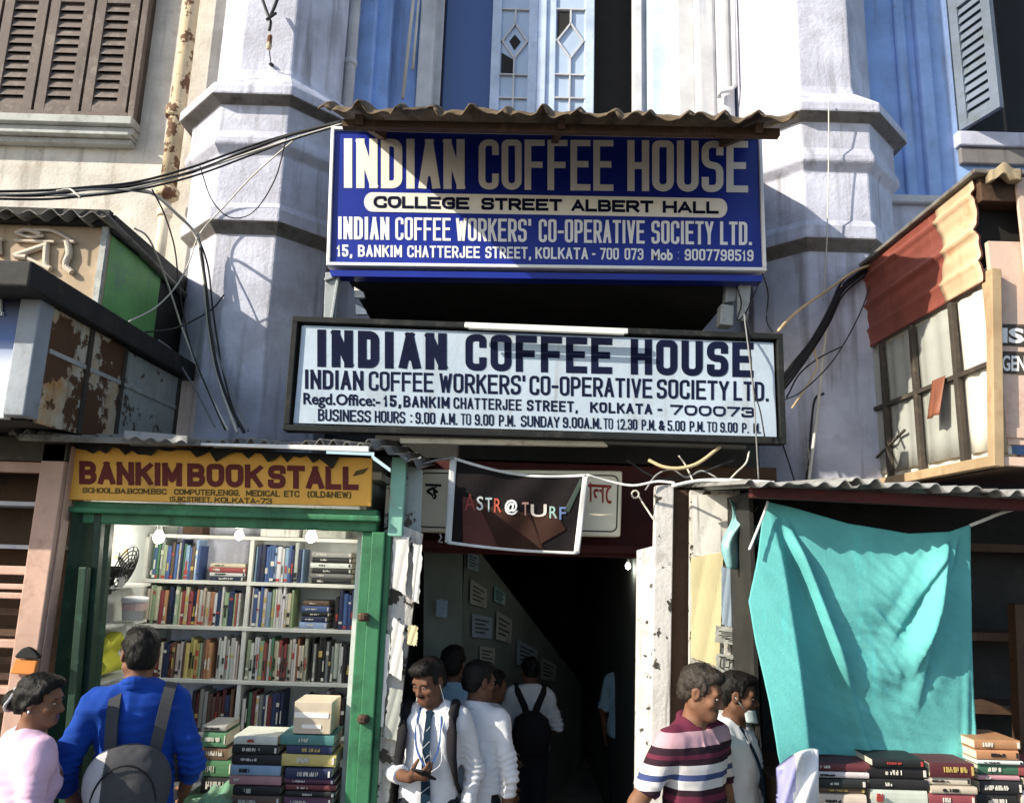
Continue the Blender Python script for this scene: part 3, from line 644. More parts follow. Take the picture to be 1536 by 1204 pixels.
# ================================================================ light box sign and banner over the doorway
YL = 4.5
lb = thing('light_box_sign', 'cream light box with rounded border and Bengali letters half hidden behind the black banner', 'light box', P(778, 800, YL))
ql = [(625, 703), (934, 706), (931, 805), (620, 797)]
b = MB(); b.slab([P(x, y, YL) for x, y in ql], (0, .16, 0)); b.build('body', M['lightbox'], lb, bevel=.012)
def rrect(pxq, r, Y, w):
    (x0, y0), (x1, y1), (x2, y2), (x3, y3) = pxq
    pts = []
    for (cx, cy), s0 in (((x0 + r, y0 + r), 180), ((x1 - r, y1 + r), 270), ((x2 - r, y2 - r), 0), ((x3 + r, y3 - r), 90)):
        for k in range(7):
            a = R(s0 + 15 * k); pts.append(P(cx + r * math.cos(a), cy + r * math.sin(a), Y))
    pts.append(pts[0]); return pts
b = MB(); b.tube(rrect([(631, 709), (927, 713), (925, 797), (627, 790)], 9, YL - .002, 0), .004, 6); b.build('border', M['frame_dark'], lb)
lettering('ক', quad_of(638, 662, 725, 748, 726, 749), YL, M['ink_black'], lb, .02)
lettering('ালে', quad_of(882, 922, 722, 752, 724, 756), YL, M['ink_red'], lb, .015)
bn = thing('banner', 'black cloth banner with white hem and coloured letters hung across the entrance', 'banner', P(775, 825, 4.3))
YB = 4.33
qb = [(679, 686), (880, 712), (866, 830), (671, 814)]
def ban(u, v, off=0):
    x = (qb[0][0] * (1 - u) + qb[1][0] * u) * (1 - v) + (qb[3][0] * (1 - u) + qb[2][0] * u) * v
    yt = 686 * (1 - u) + 712 * u + 12 * math.sin(math.pi * min(1, u * 1.0)) ; yb = 814 * (1 - u) + 830 * u + 3 * math.sin(math.pi * u)
    y = yt * (1 - v) + yb * v
    d = .014 * math.sin(u * 9 + v * 3) * v + .02 * math.sin(u * 4.2 - v * 2.2) + .008 * math.sin(u * 17 + v * 6) - off
    return P(x, y, YB + d)
b = MB(); b.grid(lambda u, v: ban(u, v), 36, 20, (0, .004, 0)); b.build('cloth', M['banner_cloth'], bn, smooth=True)
def patch(poly, key, off):
    # polygon in banner uv, triangulated as a fan of strips
    b = MB(); n = 14
    (a0, a1, a2, a3) = poly
    def f(u, v):
        U = (a0[0] * (1 - u) + a1[0] * u) * (1 - v) + (a3[0] * (1 - u) + a2[0] * u) * v
        V = (a0[1] * (1 - u) + a1[1] * u) * (1 - v) + (a3[1] * (1 - u) + a2[1] * u) * v
        return ban(U, V, off)
    b.grid(f, n, n, (0, .0012, 0)); b.build('printed_patch', M[key], bn, smooth=True)
patch([(.09, .42), (.20, .42), (.40, .985), (.12, .985)], 'banner_pink', .003)
patch([(.20, .46), (.62, .50), (.75, .985), (.405, .985)], 'banner_brown', .003)
patch([(.62, .52), (.80, .46), (.90, .70), (.72, .90)], 'banner_brown', .003)
patch([(.955, .04), (.985, .06), (.90, .48), (.86, .45)], 'banner_green', .003)
hb = MB()
hb.grid(lambda u, v: ban(-.02 + .05 * u, v, .004), 3, 20, (0, .006, 0)); hb.grid(lambda u, v: ban(.972 + .045 * u, v, .004), 3, 20, (0, .006, 0))
hb.grid(lambda u, v: ban(u, -.012 + .034 * v, .0045), 36, 2, (0, .006, 0)); hb.grid(lambda u, v: ban(u, .975 + .036 * v, .0045), 36, 2, (0, .006, 0))
hb.build('hem', M['white_hem'], bn, smooth=True)
astro = [('A', 697, 713, 741, 765, (.30, .06, .05)), ('S', 715, 725, 744, 765, (.72, .72, .68)), ('T', 728, 738, 746, 767, (.45, .55, .55)), ('R', 741, 752, 747, 768, (.45, .09, .05)),
         ('T', 783, 793, 753, 773, (.5, .28, .24)), ('U', 796, 820, 756, 775, (.62, .55, .5)), ('R', 824, 836, 759, 777, (.25, .38, .35)), ('F', 839, 849, 760, 779, (.10, .16, .32))]
def cloth_letter(ch, xa, xb, ya, yb_, m_, bold=.01):
    c = bpy.data.curves.new('t', 'FONT'); c.body = ch; c.size = 1; c.offset = bold; c.resolution_u = 3
    o = bpy.data.objects.new('t', c); me = bpy.data.meshes.new_from_object(o); bpy.data.objects.remove(o); bpy.data.curves.remove(c)
    co_ = [v.co.copy() for v in me.vertices]; fs = [tuple(p.vertices) for p in me.polygons]; bpy.data.meshes.remove(me)
    x0, x1 = min(v.x for v in co_), max(v.x for v in co_); y0, y1 = min(v.y for v in co_), max(v.y for v in co_)
    pts = []
    for v in co_:
        px_ = xa + (xb - xa) * (v.x - x0) / (x1 - x0); py_ = yb_ + (ya - yb_) * (v.y - y0) / (y1 - y0); u = .5; w = .5
        for _ in range(6):
            xl_ = 679 + (671 - 679) * w; xr_ = 880 + (866 - 880) * w; u = (px_ - xl_) / (xr_ - xl_)
            yt = 686 + 26 * u + 12 * math.sin(math.pi * u); yb2 = 814 + 16 * u + 3 * math.sin(math.pi * u); w = (py_ - yt) / (yb2 - yt)
        pts.append(ban(u, w, .0065))
    b = MB(); b.add(pts, fs); b.build('lettering', m_, bn)
for ch, a, c_, t, bt, colr in astro:
    m_ = mat('letter_ink', colr, var=.1, bump=0, rough=.9)
    cloth_letter(ch, a, c_, t, bt, m_)
cloth_letter('@', 757, 777, 749, 772, M['sign_white'], .03)
# ================================================================ helpers for sheds
def corr_sheet(b, p0, p1, depth, rise, waves, amp, th=.006, m=0, sag=0, nv=2):
    """corrugated sheet: front edge p0->p1, running back (+y) by depth and up by rise"""
    p0, p1 = Vector(p0), Vector(p1); nu = waves * 8
    def f(u, v):
        p = p0.lerp(p1, u); ph = u * waves * 2 * math.pi
        return (p.x, p.y + depth * v, p.z + rise * v + amp * math.sin(ph) * (1 + .25 * math.sin(u * 23)) + sag * math.sin(math.pi * u) + .006 * math.sin(u * 31))
    b.grid(f, nu, nv, (0, .002, th), m)
def px3(lst): return [P(x, y, Y) for x, y, Y in lst]

# ================================================================ upper left kiosk with tan board and green side
k1 = thing('kiosk', 'tan kiosk front with raised Bengali letters, dark corrugated roof and green painted side', 'kiosk', (-3.4, 4.3, 3.5))
XK = X_(155, 400, 4.25); zt1 = Z_(335, 4.25, 100); zb1 = 3.30
YK1 = 5.5
b = MB(); b.box(-6, XK, 4.25, 4.29, zb1, zt1 + .02); b.build('front_board', M['tan_board'], k1)
b = MB(); b.box(XK - .03, XK + .002, 4.291, 4.95, zb1, zt1 + .0); b.build('side_board', M['green_mid'], k1)
b = MB(); b.box(XK - .05, XK + .0, 4.951, YK1, zb1, zt1); b.build('side_board', M['board_dark'], k1)
b = MB(); b.bar((XK - .01, 4.245, zb1), (XK - .01, 4.245, zt1), .035, .03, up=(0, 1, 0)); b.build('corner_post', M['wood_grey'], k1)
b = MB(); p0 = P(-380, 304, 4.12); p1 = P(162, 322, 4.12)
corr_sheet(b, p0, p1, 1.35, -.10, 17, .018); b.build('roof', M['tin_roof'], k1, smooth=True)
b = MB(); b.box(-6, XK + .02, 4.2, 4.245, zt1 - .02, zt1 + .07); b.box(XK + .003, XK + .03, 4.25, YK1, zt1 - .05, zt1 + .06); b.build('fascia', M['board_dark'], k1)
def relief(strokes):
    b = MB()
    for pts, w in strokes:
        q = smoothpath([P(x, y, 4.235) for x, y in pts], 5) if len(pts) > 2 else [P(x, y, 4.235) for x, y in pts]
        nb = len(b.v); b.tube(q, w * .0019, 10)
        b.v[nb:] = [(x_, 4.235 + (y_ - 4.235) * 1.1, z_) for x_, y_, z_ in b.v[nb:]]
    return b
for st in ([([(22, 361), (82, 363)], 5)], [([(24, 350), (40, 345), (62, 352)], 7), ([(24, 350), (45, 356), (66, 354)], 5), ([(52, 345), (80, 347), (112, 364)], 5)],
           [([(22, 384), (72, 367)], 9), ([(24, 385), (40, 386)], 9), ([(70, 366), (69, 396), (76, 404)], 9), ([(42, 388), (74, 403)], 6)],
           [([(94, 362), (112, 363)], 6), ([(101, 362), (104, 380), (98, 398), (108, 409)], 10)], [([(-30, 359), (4, 360)], 5), ([(-2, 360), (-1, 382)], 8), ([(-34, 385), (-6, 370)], 7)]):
    relief(st).build('lettering', M['relief'], k1)

# ================================================================ lower left kiosk: blue and white sign, weathered side
k2 = thing('kiosk', 'weathered kiosk with rusty side panels, blue front sign and thick black roof edge', 'kiosk', (-2.8, 3.5, 2.86))
XS = X_(58, 520, 3.45); YF, YE = 3.42, 5.0
zt2 = Z_(440, YF, 50); zb2 = 2.74
b = MB()
for i, (y0, y1, key) in enumerate(((3.52, 3.86, 'rusty_panel'), (3.865, 4.22, 'rusty_panel'), (4.225, 4.95, 'grey_panel'))):
    b = MB(); b.box(XS - .02, XS + .003 * (i % 2), y0, y1, zb2, zt2 - .03 - .01 * i); b.build('side_panel', M[key], k2)
    b = MB(); b.box(XS - .01, XS + .012, y1 - .015, y1 + .018, zb2, zt2 - .04); b.build('side_batten', M['frame_dark'], k2)
b = MB(); b.box(XS - .02, XS + .008, 3.53, 4.94, zb2 + .33, zb2 + .352); b.build('side_batten', M['wood_grey'], k2)
b = MB(); b.box(XS - .085, XS + .01, YF - .02, YF + .09, zb2 + .01, zt2 - .01); b.build('corner_post', M['trim_grey'], k2, bevel=.006)
fr = MB(); fr.box(-4.6, XS - .09, YF, YF + .05, zb2, zt2); 
m_sign = M['kiosk_sign'] = mat('kiosk_sign', (.70, .73, .78), rough=.35, var=.05, bump=0)
t = m_sign.node_tree; bs_ = t.nodes['Principled BSDF']
g = t.nodes.new('ShaderNodeTexCoord'); sp = t.nodes.new('ShaderNodeSeparateXYZ'); rp = t.nodes.new('ShaderNodeValToRGB')
t.links.new(g.outputs['Generated'], sp.inputs[0]); t.links.new(sp.outputs[2], rp.inputs[0])
e = rp.color_ramp.elements; e[0].position = .38; e[0].color = (.72, .76, .80, 1); e[1].position = .62; e[1].color = (.03, .10, .34, 1); e2 = e.new(.9); e2.color = (.01, .02, .05, 1)
t.links.new(rp.outputs[0], bs_.inputs['Base Color'])
fr.build('front_sign', m_sign, k2)
b = MB(); b.bar(P(-18, 471, 3.415), P(5, 471, 3.415), .016, .02, up=(0, 1, 0)); b.bar(P(1, 445, 3.415), P(1, 471, 3.415), .012, .02, up=(0, 1, 0)); b.build('lettering', M['sign_white'], k2)
b = MB()
rz = zt2 - .015
b.hexa([(-4.7, 3.22, rz - .02), (XS + .06, 3.22, rz - .02), (XS + .06, YE + .05, rz - .03), (-4.7, YE + .05, rz - .03), (-4.7, 3.22, rz + .10), (XS + .06, 3.22, rz + .10), (XS + .06, YE + .05, rz + .09), (-4.7, YE + .05, rz + .09)])
b.build('roof', M['board_dark'], k2, bevel=.01)
b = MB(); b.box(-4.6, XS - .03, YF + .06, YE, zb2, rz - .04); b.build('back_box', M['board_dark'], k2)

# ================================================================ pink slatted shop front at far left
PX0, PX1, PX2 = X_(60, 700, 3.9), X_(96, 700, 3.9), X_(104, 700, 3.93)
ps = thing('slatted_shop_front', 'pink painted wooden slatted shop front beside the green book stall', 'shop front', (-2.9, 3.95, .13))
b = MB(); ptop = P(84, 664, 3.9); b.box(PX0, PX1, 3.9, 4.0, .13, ptop.z); b.build('post', M['pink_wood'], ps, bevel=.006)
b = MB(); b.box(PX1 + .002, PX2, 3.93, 4.0, .13, ptop.z - .01); b.build('post_batten', M['pink_wood'], ps, bevel=.004)
xp = PX0
for y0, y1 in ((692, 708), (849, 862), (876, 884), (889, 898), (960, 972), (1030, 1042)):
    b = MB(); b.box(-5, xp - .001, 3.93, 3.98, Z_(y1, 3.93, 30), Z_(y0, 3.93, 30)); b.build('rail', M['pink_wood'], ps, bevel=.005)
for y0, y1 in ((752, 758), (817, 823)):
    b = MB(); b.box(-5, xp - .001, 3.99, 4.3, Z_(y1, 3.99, 30), Z_(y0, 3.99, 30)); b.build('shelf', M['moulding_white'], ps)
for y in (912, 944, 985, 1010):
    b = MB(); b.box(-5, xp - .001, 4.0, 4.02, Z_(y + 10, 4, 30), Z_(y, 4, 30)); b.build('slat', M['brown_wood'], ps)
b = MB(); b.box(-5, xp + .1, 4.32, 4.4, .13, 2.78); b.build('back_board', M['brown_wood'], ps)
b = MB(); b.box(-5, X_(100, 680, 3.9), 3.9, 3.95, Z_(690, 3.9, 30), Z_(655, 3.9, 30)); b.build('header', M['frame_dark'], ps)
oc = thing('hat', 'black cap hanging on orange cloth against the pink post', 'cap', P(40, 985, 3.86))
b = MB(); q = [P(21 + 36 * i / 8, 984 - 14 * math.sin(math.pi * i / 8) * (1 if i else 0), 3.86) for i in range(9)] + [P(57, 988, 3.86), P(40, 988, 3.86), P(24, 987, 3.86)]
b.poly(q, (0, .03, 0)); b.build('cap', M['ink_black'], oc, bevel=.006)
b = MB(); b.slab([P(22, 988, 3.87), P(56, 990, 3.87), P(51, 1012, 3.87), P(14, 1010, 3.87)], (0, .02, 0)); b.build('cloth', mk('orange', (.62, .22, .05), rough=.8), oc, bevel=.006)

# ================================================================ green book stall
st = thing('book_stall', 'green painted wooden book stall with yellow BANKIM BOOK STALL board and lit shelves', 'book stall', (-1.5, 4.2, .13))
YS = 4.02
xL, xR = X_(108, 720, YS), X_(566, 720, YS)
zh0, zh1 = Z_(791, YS, 350), Z_(764, YS, 350)
b = MB(); b.box(xL + .02, xR + .01, YS, YS + .10, zh0, zh1 + .02); b.build('header', M['green_paint'], st, bevel=.008)
b = MB(); b.bar(P(105, 764, YS - .02) , P(570, 778, YS - .02), .05, .03); b.build('header_moulding', M['green_paint'], st, bevel=.008)
xpi, xpo = X_(532, 950, YS), X_(578, 950, YS)
b = MB(); b.box(xpi, xpi + .055, YS + .02, YS + .12, .13, zh0 - .001); b.box(xpi + .055, xpo - .03, YS - .01, YS + .10, .13, zh0 - .001); b.box(xpo - .03, xpo, YS + .012, YS + .12, .13, zh0 - .001); b.build('post', M['green_paint'], st, bevel=.006)
b = MB(); b.box(xpo - .02, xpo + .055, YS + .005, YS + .06, zh0 - .02, Z_(684, YS, 570)); b.build('corner_strip', M['green_pale'], st, bevel=.005)
for yy in (925, 1078):
    c = P(545, yy, YS - .02); b = MB(); b.lathe((c.x, c.y, c.z), [(.02, -.02), (.03, -.01), (.03, .01), (.02, .02)], 10); b.build('bolt', M['brown_wood'], st)
# left door panel: opened, dark green
xdl = X_(128, 950, YS)
b = MB(); b.slab([P(108, 770, YS - .05), P(168, 765, YS + .13), P(128, 1215, YS + .13), P(58, 1215, YS - .05)], (0, .04, 0)); b.build('door_panel', M['green_dark'], st)
b = MB(); b.bar(P(128, 850, YS - .04), P(98, 1205, YS - .04), .05, .04); b.bar(P(150, 770, YS + .02), P(118, 1205, YS + .02), .045, .04); b.build('door_rail', M['green_dark'], st, bevel=.005)
# inside
YI = 5.08
xiL, xiR = X_(214, 900, 4.86), X_(560, 900, 4.86)
b = MB(); b.box(xiL - .06, xiL - .02, YS + .14, YI, .13, 2.7); b.build('side_wall', M['inner_wall'], st)
b = MB(); b.box(xiR + .015, xiR + .05, YS + .13, YI, .13, 2.7); b.build('side_wall', M['inner_wall'], st)
b = MB(); b.box(xiL - .06, xiR + .06, YI, YI + .03, .13, 2.7); b.build('back_wall', M['inner_wall'], st)
b = MB(); b.box(xL, xR, YS + .12, YI, 2.58, 2.62); b.build('ceiling', M['inner_wall'], st)
b = MB(); b.box(xR + .03, xR + .06, YS + .12, 4.75, .13, 2.55); b.build('side_board', M['poster_wall'], st)
b = MB(); b.slab([P(584, 780, 4.06), P(634, 800, 4.08), P(581, 1215, 4.08), P(548, 1215, 4.06)], (0, .03, 0)); b.build('side_board', M['poster_wall'], st)
b = MB(); b.slab([P(586, 690, 4.12), P(634, 705, 4.14), P(630, 830, 4.14), P(583, 815, 4.12)], (0, .02, 0)); b.build('side_board', M['grey_panel'], st)
# the yellow name board
qn = [(109, 667), (558, 686), (556, 759), (104, 749)]
YN = YS - .05
b = MB(); b.slab([P(x, y, YN) for x, y in qn], (0, .03, 0)); b.build('name_board', M['yellow_board'], st, bevel=.003)
row_words([('BANKIM', 119, 273), ('BOOK', 281, 394), ('STALL', 402, 538)], (119, 691, 726, 538, 700, 735), YN, M['sign_maroon'], st, .038, wt=.27, rad=.55, gap=.25, capw=.33)
b = MB(); b.poly([P(529, 714, YN - .004), P(534, 706, YN - .004), (P(553, 701, YN - .004)), P(545, 710, YN - .004)], (0, .003, 0)); b.build('lettering', M['sign_olive'], st)
row_words([('SCHOOL.BA.BCOM.BSC', 124, 250), ('COMPUTER,ENGG.', 261, 360), ('MEDICAL', 369, 420), ('ETC', 426, 449), ('(OLD&NEW)', 461, 527)], (124, 731, 739, 527, 737, 747), YN, M['sign_olive'], st, .035, wt=.2)
row_words([('15,BC.STREET,', 254, 318), ('KOLKATA-73', 322, 408)], (254, 744, 752, 408, 747, 756), YN, M['sign_olive'], st, .035, wt=.2)
# roof
b = MB(); corr_sheet(b, P(12, 652, 3.72), P(556, 668, 3.80), 1.3, .16, 26, .017, sag=-.01); 
b.build('roof', M['tin_roof'], st, smooth=True)
b = MB(); corr_sheet(b, P(548, 664, 3.80), P(632, 700, 4.0), 1.0, .14, 4, .014); b.build('roof', M['tin_roof'], st, smooth=True)
b = MB(); b.bar(P(30, 656, 3.74), P(300, 664, 3.76), .02, .03); b.build('roof_edge', M['tin_roof'], st)
b = MB(); b.grid(lambda u, v: P(186 + 96 * u, 645 + 8 * u + 11 * v + 3 * math.sin(u * 26) * v, 3.70 - .02 * v), 40, 4, (0, .004, .0)); b.build('roof_flap', M['tin_bright'], st, smooth=True)
b = MB(); b.slab([P(300, 664, 3.76), P(553, 669, 3.78), P(553, 678, 3.78), P(300, 667.5, 3.76)], (0, .02, 0)); b.build('fascia', M['white_hem'], st, bevel=.003)
b = MB(); fr_ = random.Random(5); jag_ = [fr_.uniform(0, 1) ** 3 * 13 + (9 if k in (11, 12, 22, 23, 40) else 0) for k in range(47)]
b.grid(lambda u, v: P(110 + 447 * u, 664 + 19 * u + (4 + jag_[int(round(u * 46))]) * v, YN - .012 - .006 * math.sin(u * 50)), 46, 2, (0, .003, 0)); b.build('roof_felt', M['board_dark'], st)
# plinth that carries the stock
b = MB(); zc = Z_(1212, 4.05, 420); b.box(X_(252, 1200, 4.0), xpi - .01, 3.86, 4.6, .13, zc); b.build('counter', M['green_dark'], st, bevel=.01)

# the shelf unit
bs = thing('bookshelf', 'white shelf unit full of books inside the green stall', 'bookshelf', ((xiL + xiR) / 2, 4.95, .13))
YB0 = 4.86
xm = X_(371, 900, YB0)
shz = [Z_(y, YB0, 371) for y in (872, 940, 1020, 1100, 1180)]
ztop = Z_(804, YB0, 371)
b = MB(); b.box(xiL, xiR, YI - .02, YI - .001, .3, ztop + .1); b.build('back_panel', M['inner_wall'], bs)
for z in shz + [ztop]:
    b = MB(); b.box(xiL, xiR, YB0 - .012, YI - .021, z - .022, z); b.build('shelf', M['shelf_white'], bs, bevel=.002)
for xx in (xiL - .012, xm, xiR + .012):
    b = MB(); b.box(xx - .012, xx + .012, YB0 - .006, YI - .021, .3, ztop - .023); b.build('upright', M['shelf_white'], bs, bevel=.002)

# bulbs
def bulb(px, py, Y, r, label, watts):
    t = thing('light_bulb', label, 'light bulb', P(px, py, Y), 'lit bulbs of the book stall' if Y < 5 else None)
    c = P(px, py, Y)
    b = MB(); b.lathe((c.x, c.y, c.z), [(r * .25, -r), (r * .75, -r * .7), (r, 0), (r * .8, r * .6), (r * .45, r * 1.2)], 14); b.build('glass', M['bulb'], t, smooth=True)
    b = MB(); b.lathe((c.x, c.y, c.z), [(r * .5, r * 1.2), (r * .5, r * 2.4), (r * .3, r * 2.6)], 10); b.tube([c + Vector((0, 0, r * 2.5)), c + Vector((0, .02, r * 2.5 + .10))], .006); b.build('holder', M['sign_white'], t)
    l = bpy.data.lights.new('bulb_light', 'POINT'); l.energy = watts; l.shadow_soft_size = r; l.color = (1, .95, .82)
    lo = bpy.data.objects.new('bulb_light', l); COL.objects.link(lo); lo.parent = t; lo.location = (0, -.01, -r * 1.3)
bulb(238, 806, 4.55, .032, 'lit bulb over the white side wall end of the green stall shelves', 2.6)
bulb(359, 803, 4.55, .025, 'lit bulb hanging over the middle upright of the bookshelf', 2.2)
bulb(467, 805, 4.55, .032, 'lit bulb over the stack of black spined books by the green post', 2.6)
bulb(942, 849, 5.6, .019, 'small bare bulb glowing in the dark entrance passage', 1.2)

# stall oddments
fa = thing('wall_fan', 'black wire caged wall fan on the white inner wall of the book stall', 'fan', P(178, 865, 4.35))
c = P(186, 852, 4.32)
b = MB()
for k in range(5):
    r = .03 + .022 * k; b.tube([(c.x + .02 * (5 - k) / 5 + .04 * math.sin(a) * r / .12, c.y + r * math.cos(a), c.z + r * math.sin(a)) for a in [i * 2 * math.pi / 20 for i in range(21)]], .0035, 5)
for k in range(12):
    a = k * math.pi / 6; b.tube([(c.x + .03, c.y, c.z), (c.x + .04 * math.sin(a), c.y + .12 * math.cos(a), c.z + .12 * math.sin(a))], .003, 5)
b.build('cage', M['cable_black'], fa)
b = MB()
for k in range(3):
    a = k * 2.094 + .3; b.bar((c.x, c.y, c.z), (c.x, c.y + .1 * math.cos(a), c.z + .1 * math.sin(a)), .05, .006, up=(1, 0, .3))
b.build('blade', M['cable_grey'], fa)
b = MB(); b.lathe((c.x - .04, c.y, c.z - .02), [(.03, -.03), (.045, 0), (.03, .03)], 12); b.tube([(c.x - .04, c.y, c.z), P(165, 878, 4.3), P(163, 890, 4.28)], .014); b.build('motor', M['cable_black'], fa)
po = MB(); po.box(xiL - .019, xiL - .014, 4.42, 4.62, Z_(838, 4.5, 195), Z_(792, 4.5, 195))
tag(po.build('poster', mk('poster_print', (.62, .60, .55), stain=((.55, .25, .08), .5, 16), peel=((.7, .6, .1), .62, 14), bump=0)), 'small printed picture with orange figure on the white inner wall of the stall', 'poster')
bk = thing('bucket', 'white plastic bucket standing on the stall side shelf above the yellow bag', 'bucket', P(200, 930, 4.5))
c = P(199, 930, 4.5); b = MB(); b.lathe((c.x, c.y, c.z), [(.055, 0), (.066, .10), (.072, .10), (.072, .125), (.05, .13)], 18); b.build('body', M['plastic_white'], bk, smooth=True, auto=True)
b = MB(); b.lathe((c.x, c.y, c.z), [(.0615, .055), (.0672, .095)], 18); b.build('label_band', mk('pale_pink', (.6, .42, .40)), bk)
for k, (py, lab) in enumerate(((933, 'upper'), (1013, 'lower'), (876, 'topmost'))):
    b = MB(); z = Z_(py, 4.5, 190); b.box(xiL - .018, xiL + .10, 4.25, 4.72, z - .015, z); b.build('side_shelf', M['shelf_white'], st)
yb = MB(); z0 = Z_(1010, 4.42, 178); 
yb.grid(lambda u, v: (xiL + .06 + .02 * math.sin(9 * v), 4.34 + .22 * u + .02 * math.sin(7 * v), z0 + .19 * v * (1 - .12 * math.sin(u * 8))), 14, 14, (-.06, 0, 0))
tag(yb.build('bag', M['plastic_yellow'], smooth=True, bevel=.008), 'bright yellow plastic bag on the lower side shelf of the book stall', 'bag')

# ================================================================ right hand kiosk on stilts
kr = thing('kiosk', 'raised kiosk with faded red tin fascia, curtained glass side and pinkish front board', 'kiosk', (3.2, 4.4, 2.6))
XR = 2.40; YR0, YR1 = 3.72, 5.15
zf1 = P(1480, 268, YR0).z; zf0 = P(1470, 420, YR0).z
b = MB()
prof = []
n = 40
for i in range(n + 1):
    t = i / n; z = zf0 + (zf1 - zf0) * t
    g = max(0, 1 - abs(t - .86) / .05) + max(0, 1 - abs(t - .5) / .06) + .5 * max(0, 1 - abs(t - .2) / .04)
    prof.append((XR - .015 - .030 * g + .004 * math.sin(t * 30), z))
b.grid(lambda u, v: (prof[int(round(v * n))][0] + .002 * math.sin(u * 9), YR0 + .02 + (YR1 - YR0 - .02) * u, prof[int(round(v * n))][1]), 20, n, (.012, 0, 0))
b.build('fascia', M['red_tin'], kr, smooth=True)
b = MB(); b.grid(lambda u, v: (prof[int(round(v * n))][0] - .004, YR0 + .015 + (.34 + .03 * math.sin(v * 9)) * u, prof[int(round(v * n))][1]), 8, n, (.003, 0, 0)); b.build('cream_fascia', mk('cream_tin', (.62, .44, .28), rough=.6, stain=((.5, .2, .1), .25, 6), streak=((.45, .25, .14), .25, 10)), kr, smooth=True)  # cream panel laid over the near end of the red fascia
b = MB(); b.box(XR - .05, XR + 1.6, YR0 - .05, YR1 + .1, zf1 + .005, zf1 + .03); b.build('roof', M['tin_roof'], kr, bevel=.006)
zk0, zk1 = P(1490, 690, YR0).z, zf0 - .012
# side wall: curtains behind dark glazing bars
b = MB(); b.box(XR + .03, XR + .05, YR0 + .02, YR1, zk0, zk1 + .1); b.build('side_curtain', M['curtain_white'], kr)
ys = [YR0 + .02, YR0 + .28, YR0 + .31, 4.32, 4.7, YR1]
for i, (a, c_) in enumerate(((YR0 + .04, 4.02), (4.07, 4.45), (4.49, 4.83), (4.87, YR1 - .03))):
    b = MB(); b.grid(lambda u, v: (XR + .012 + .006 * math.sin(u * 14 + i) + .003 * math.sin(v * 5), a + (c_ - a) * u, zk0 + .07 + (zk1 - zk0 - .08) * v), 16, 6, (.005, 0, 0))
    b.build('side_curtain' if i == 0 else 'pane', M['curtain_white' if i == 0 else 'pane_grime'], kr, smooth=True)
for y in (YR0 + .005, 4.045, 4.47, 4.85, YR1 - .02):
    b = MB(); b.box(XR - .02, XR + .011, y - .018, y + .018, zk0 + .035, zk1); b.build('glazing_post', M['frame_tan' if y < 4.0 else 'frame_dark'], kr, bevel=.003)
for z0, yy0, yy1 in ((3.22, YR0 + .05, YR1 - .04),):
    b = MB(); b.box(XR - .014, XR + .010, yy0, yy1, z0 - .012, z0 + .012); b.build('glazing_bar', M['frame_dark'], kr)
b = MB(); b.box(XR - .03, XR + .06, YR0, YR1, zk0 - .02, zk0 + .034); b.build('side_sill', M['frame_tan'], kr, bevel=.005)
b = MB(); b.bar((XR - .012, 4.62, 3.02), (XR - .012, 5.0, 2.9), .012); b.build('side_rod', M['frame_dark'], kr)
b = MB(); b.grid(lambda u, v: (XR - .03 - .05 * (1 - v) * (1 + .3 * math.sin(u * 6)), 4.12 + .13 * u, 3.02 + .22 * v), 8, 8, (.004, 0, 0)); b.build('torn_flap', mk('flap', (.22, .08, .045), rough=.6), kr, smooth=True)
# front board facing the street
qf = [(1484, 355), (1900, 380), (1900, 745), (1482, 688)]
b = MB(); b.box(XR + .02, XR + 1.7, YR0, YR0 + .03, zk0 + .08, Z_(362, YR0, 1500)); b.build('front_board', M['pink_board'], kr)
b = MB(); b.box(XR + .0, XR + 1.7, YR0 + .1, YR0 + .5, zf0 + .1, zf1 - .02); b.build('upper_opening', M['black_room'], kr)
b = MB(); b.box(XR + .0, XR + 1.7, YR0 - .01, YR0 + .10, zf1 - .13, zf1 + .004); b.build('header', M['brown_wood'], kr, bevel=.006)
b = MB(); b.box(X_(1523, 320, YR0), XR + 1.7, YR0 - .03, YR0 - .012, zf0 - .1, zf1); b.build('front_post', M['pink_board'], kr, bevel=.004)
b = MB(); b.bar(P(1490, 405, YR0 - .03), P(1494, 700, YR0 - .03), .055, .05); b.build('corner_post', M['frame_tan'], kr, bevel=.004)
b = MB(); b.slab([P(1497, 640, YR0 - .01), P(1700, 650, YR0 - .01), P(1700, 666, YR0 - .01), P(1497, 655, YR0 - .01)], (0, .009, 0)); b.slab([P(1500, 684, YR0 - .04), P(1700, 694, YR0 - .04), P(1700, 710, YR0 - .04), P(1500, 697, YR0 - .04)], (0, .03, 0)); b.build('lower_rail', M['pink_board'], kr, bevel=.003)
b = MB(); b.box(XR + .02, XR + 1.7, YR0 + .002, YR1, zk0 - .02, zk0 + .03); b.build('floor_board', M['brown_wood'], kr)
for (a, c_, tt, bb_) in ((1495, 1640, 486, 518), (1499, 1640, 527, 560)):
    b = MB(); b.slab([P(a, tt, YR0), P(c_, tt + 4, YR0), P(c_, bb_ + 4, YR0), P(a, bb_, YR0)], (0, -.006, 0)); b.build('name_strip', M['frame_dark'], kr)
lettering('IS', quad_of(1502, 1536, 491, 514, 492, 515), YR0 - .006, M['sign_white'], kr, .04)
lettering('GEN', quad_of(1503, 1538, 532, 556, 533, 557), YR0 - .006, M['sign_white'], kr, .02)
rg = MB(); rg.grid(lambda u, v: P(1487 + 46 * u, 246 + 14 * (1 - math.sin(math.pi * (.15 + .8 * u))) + 16 * v + 3 * math.sin(u * 11), YR0 - .07 - .03 * v), 16, 8, (0, .05, 0))
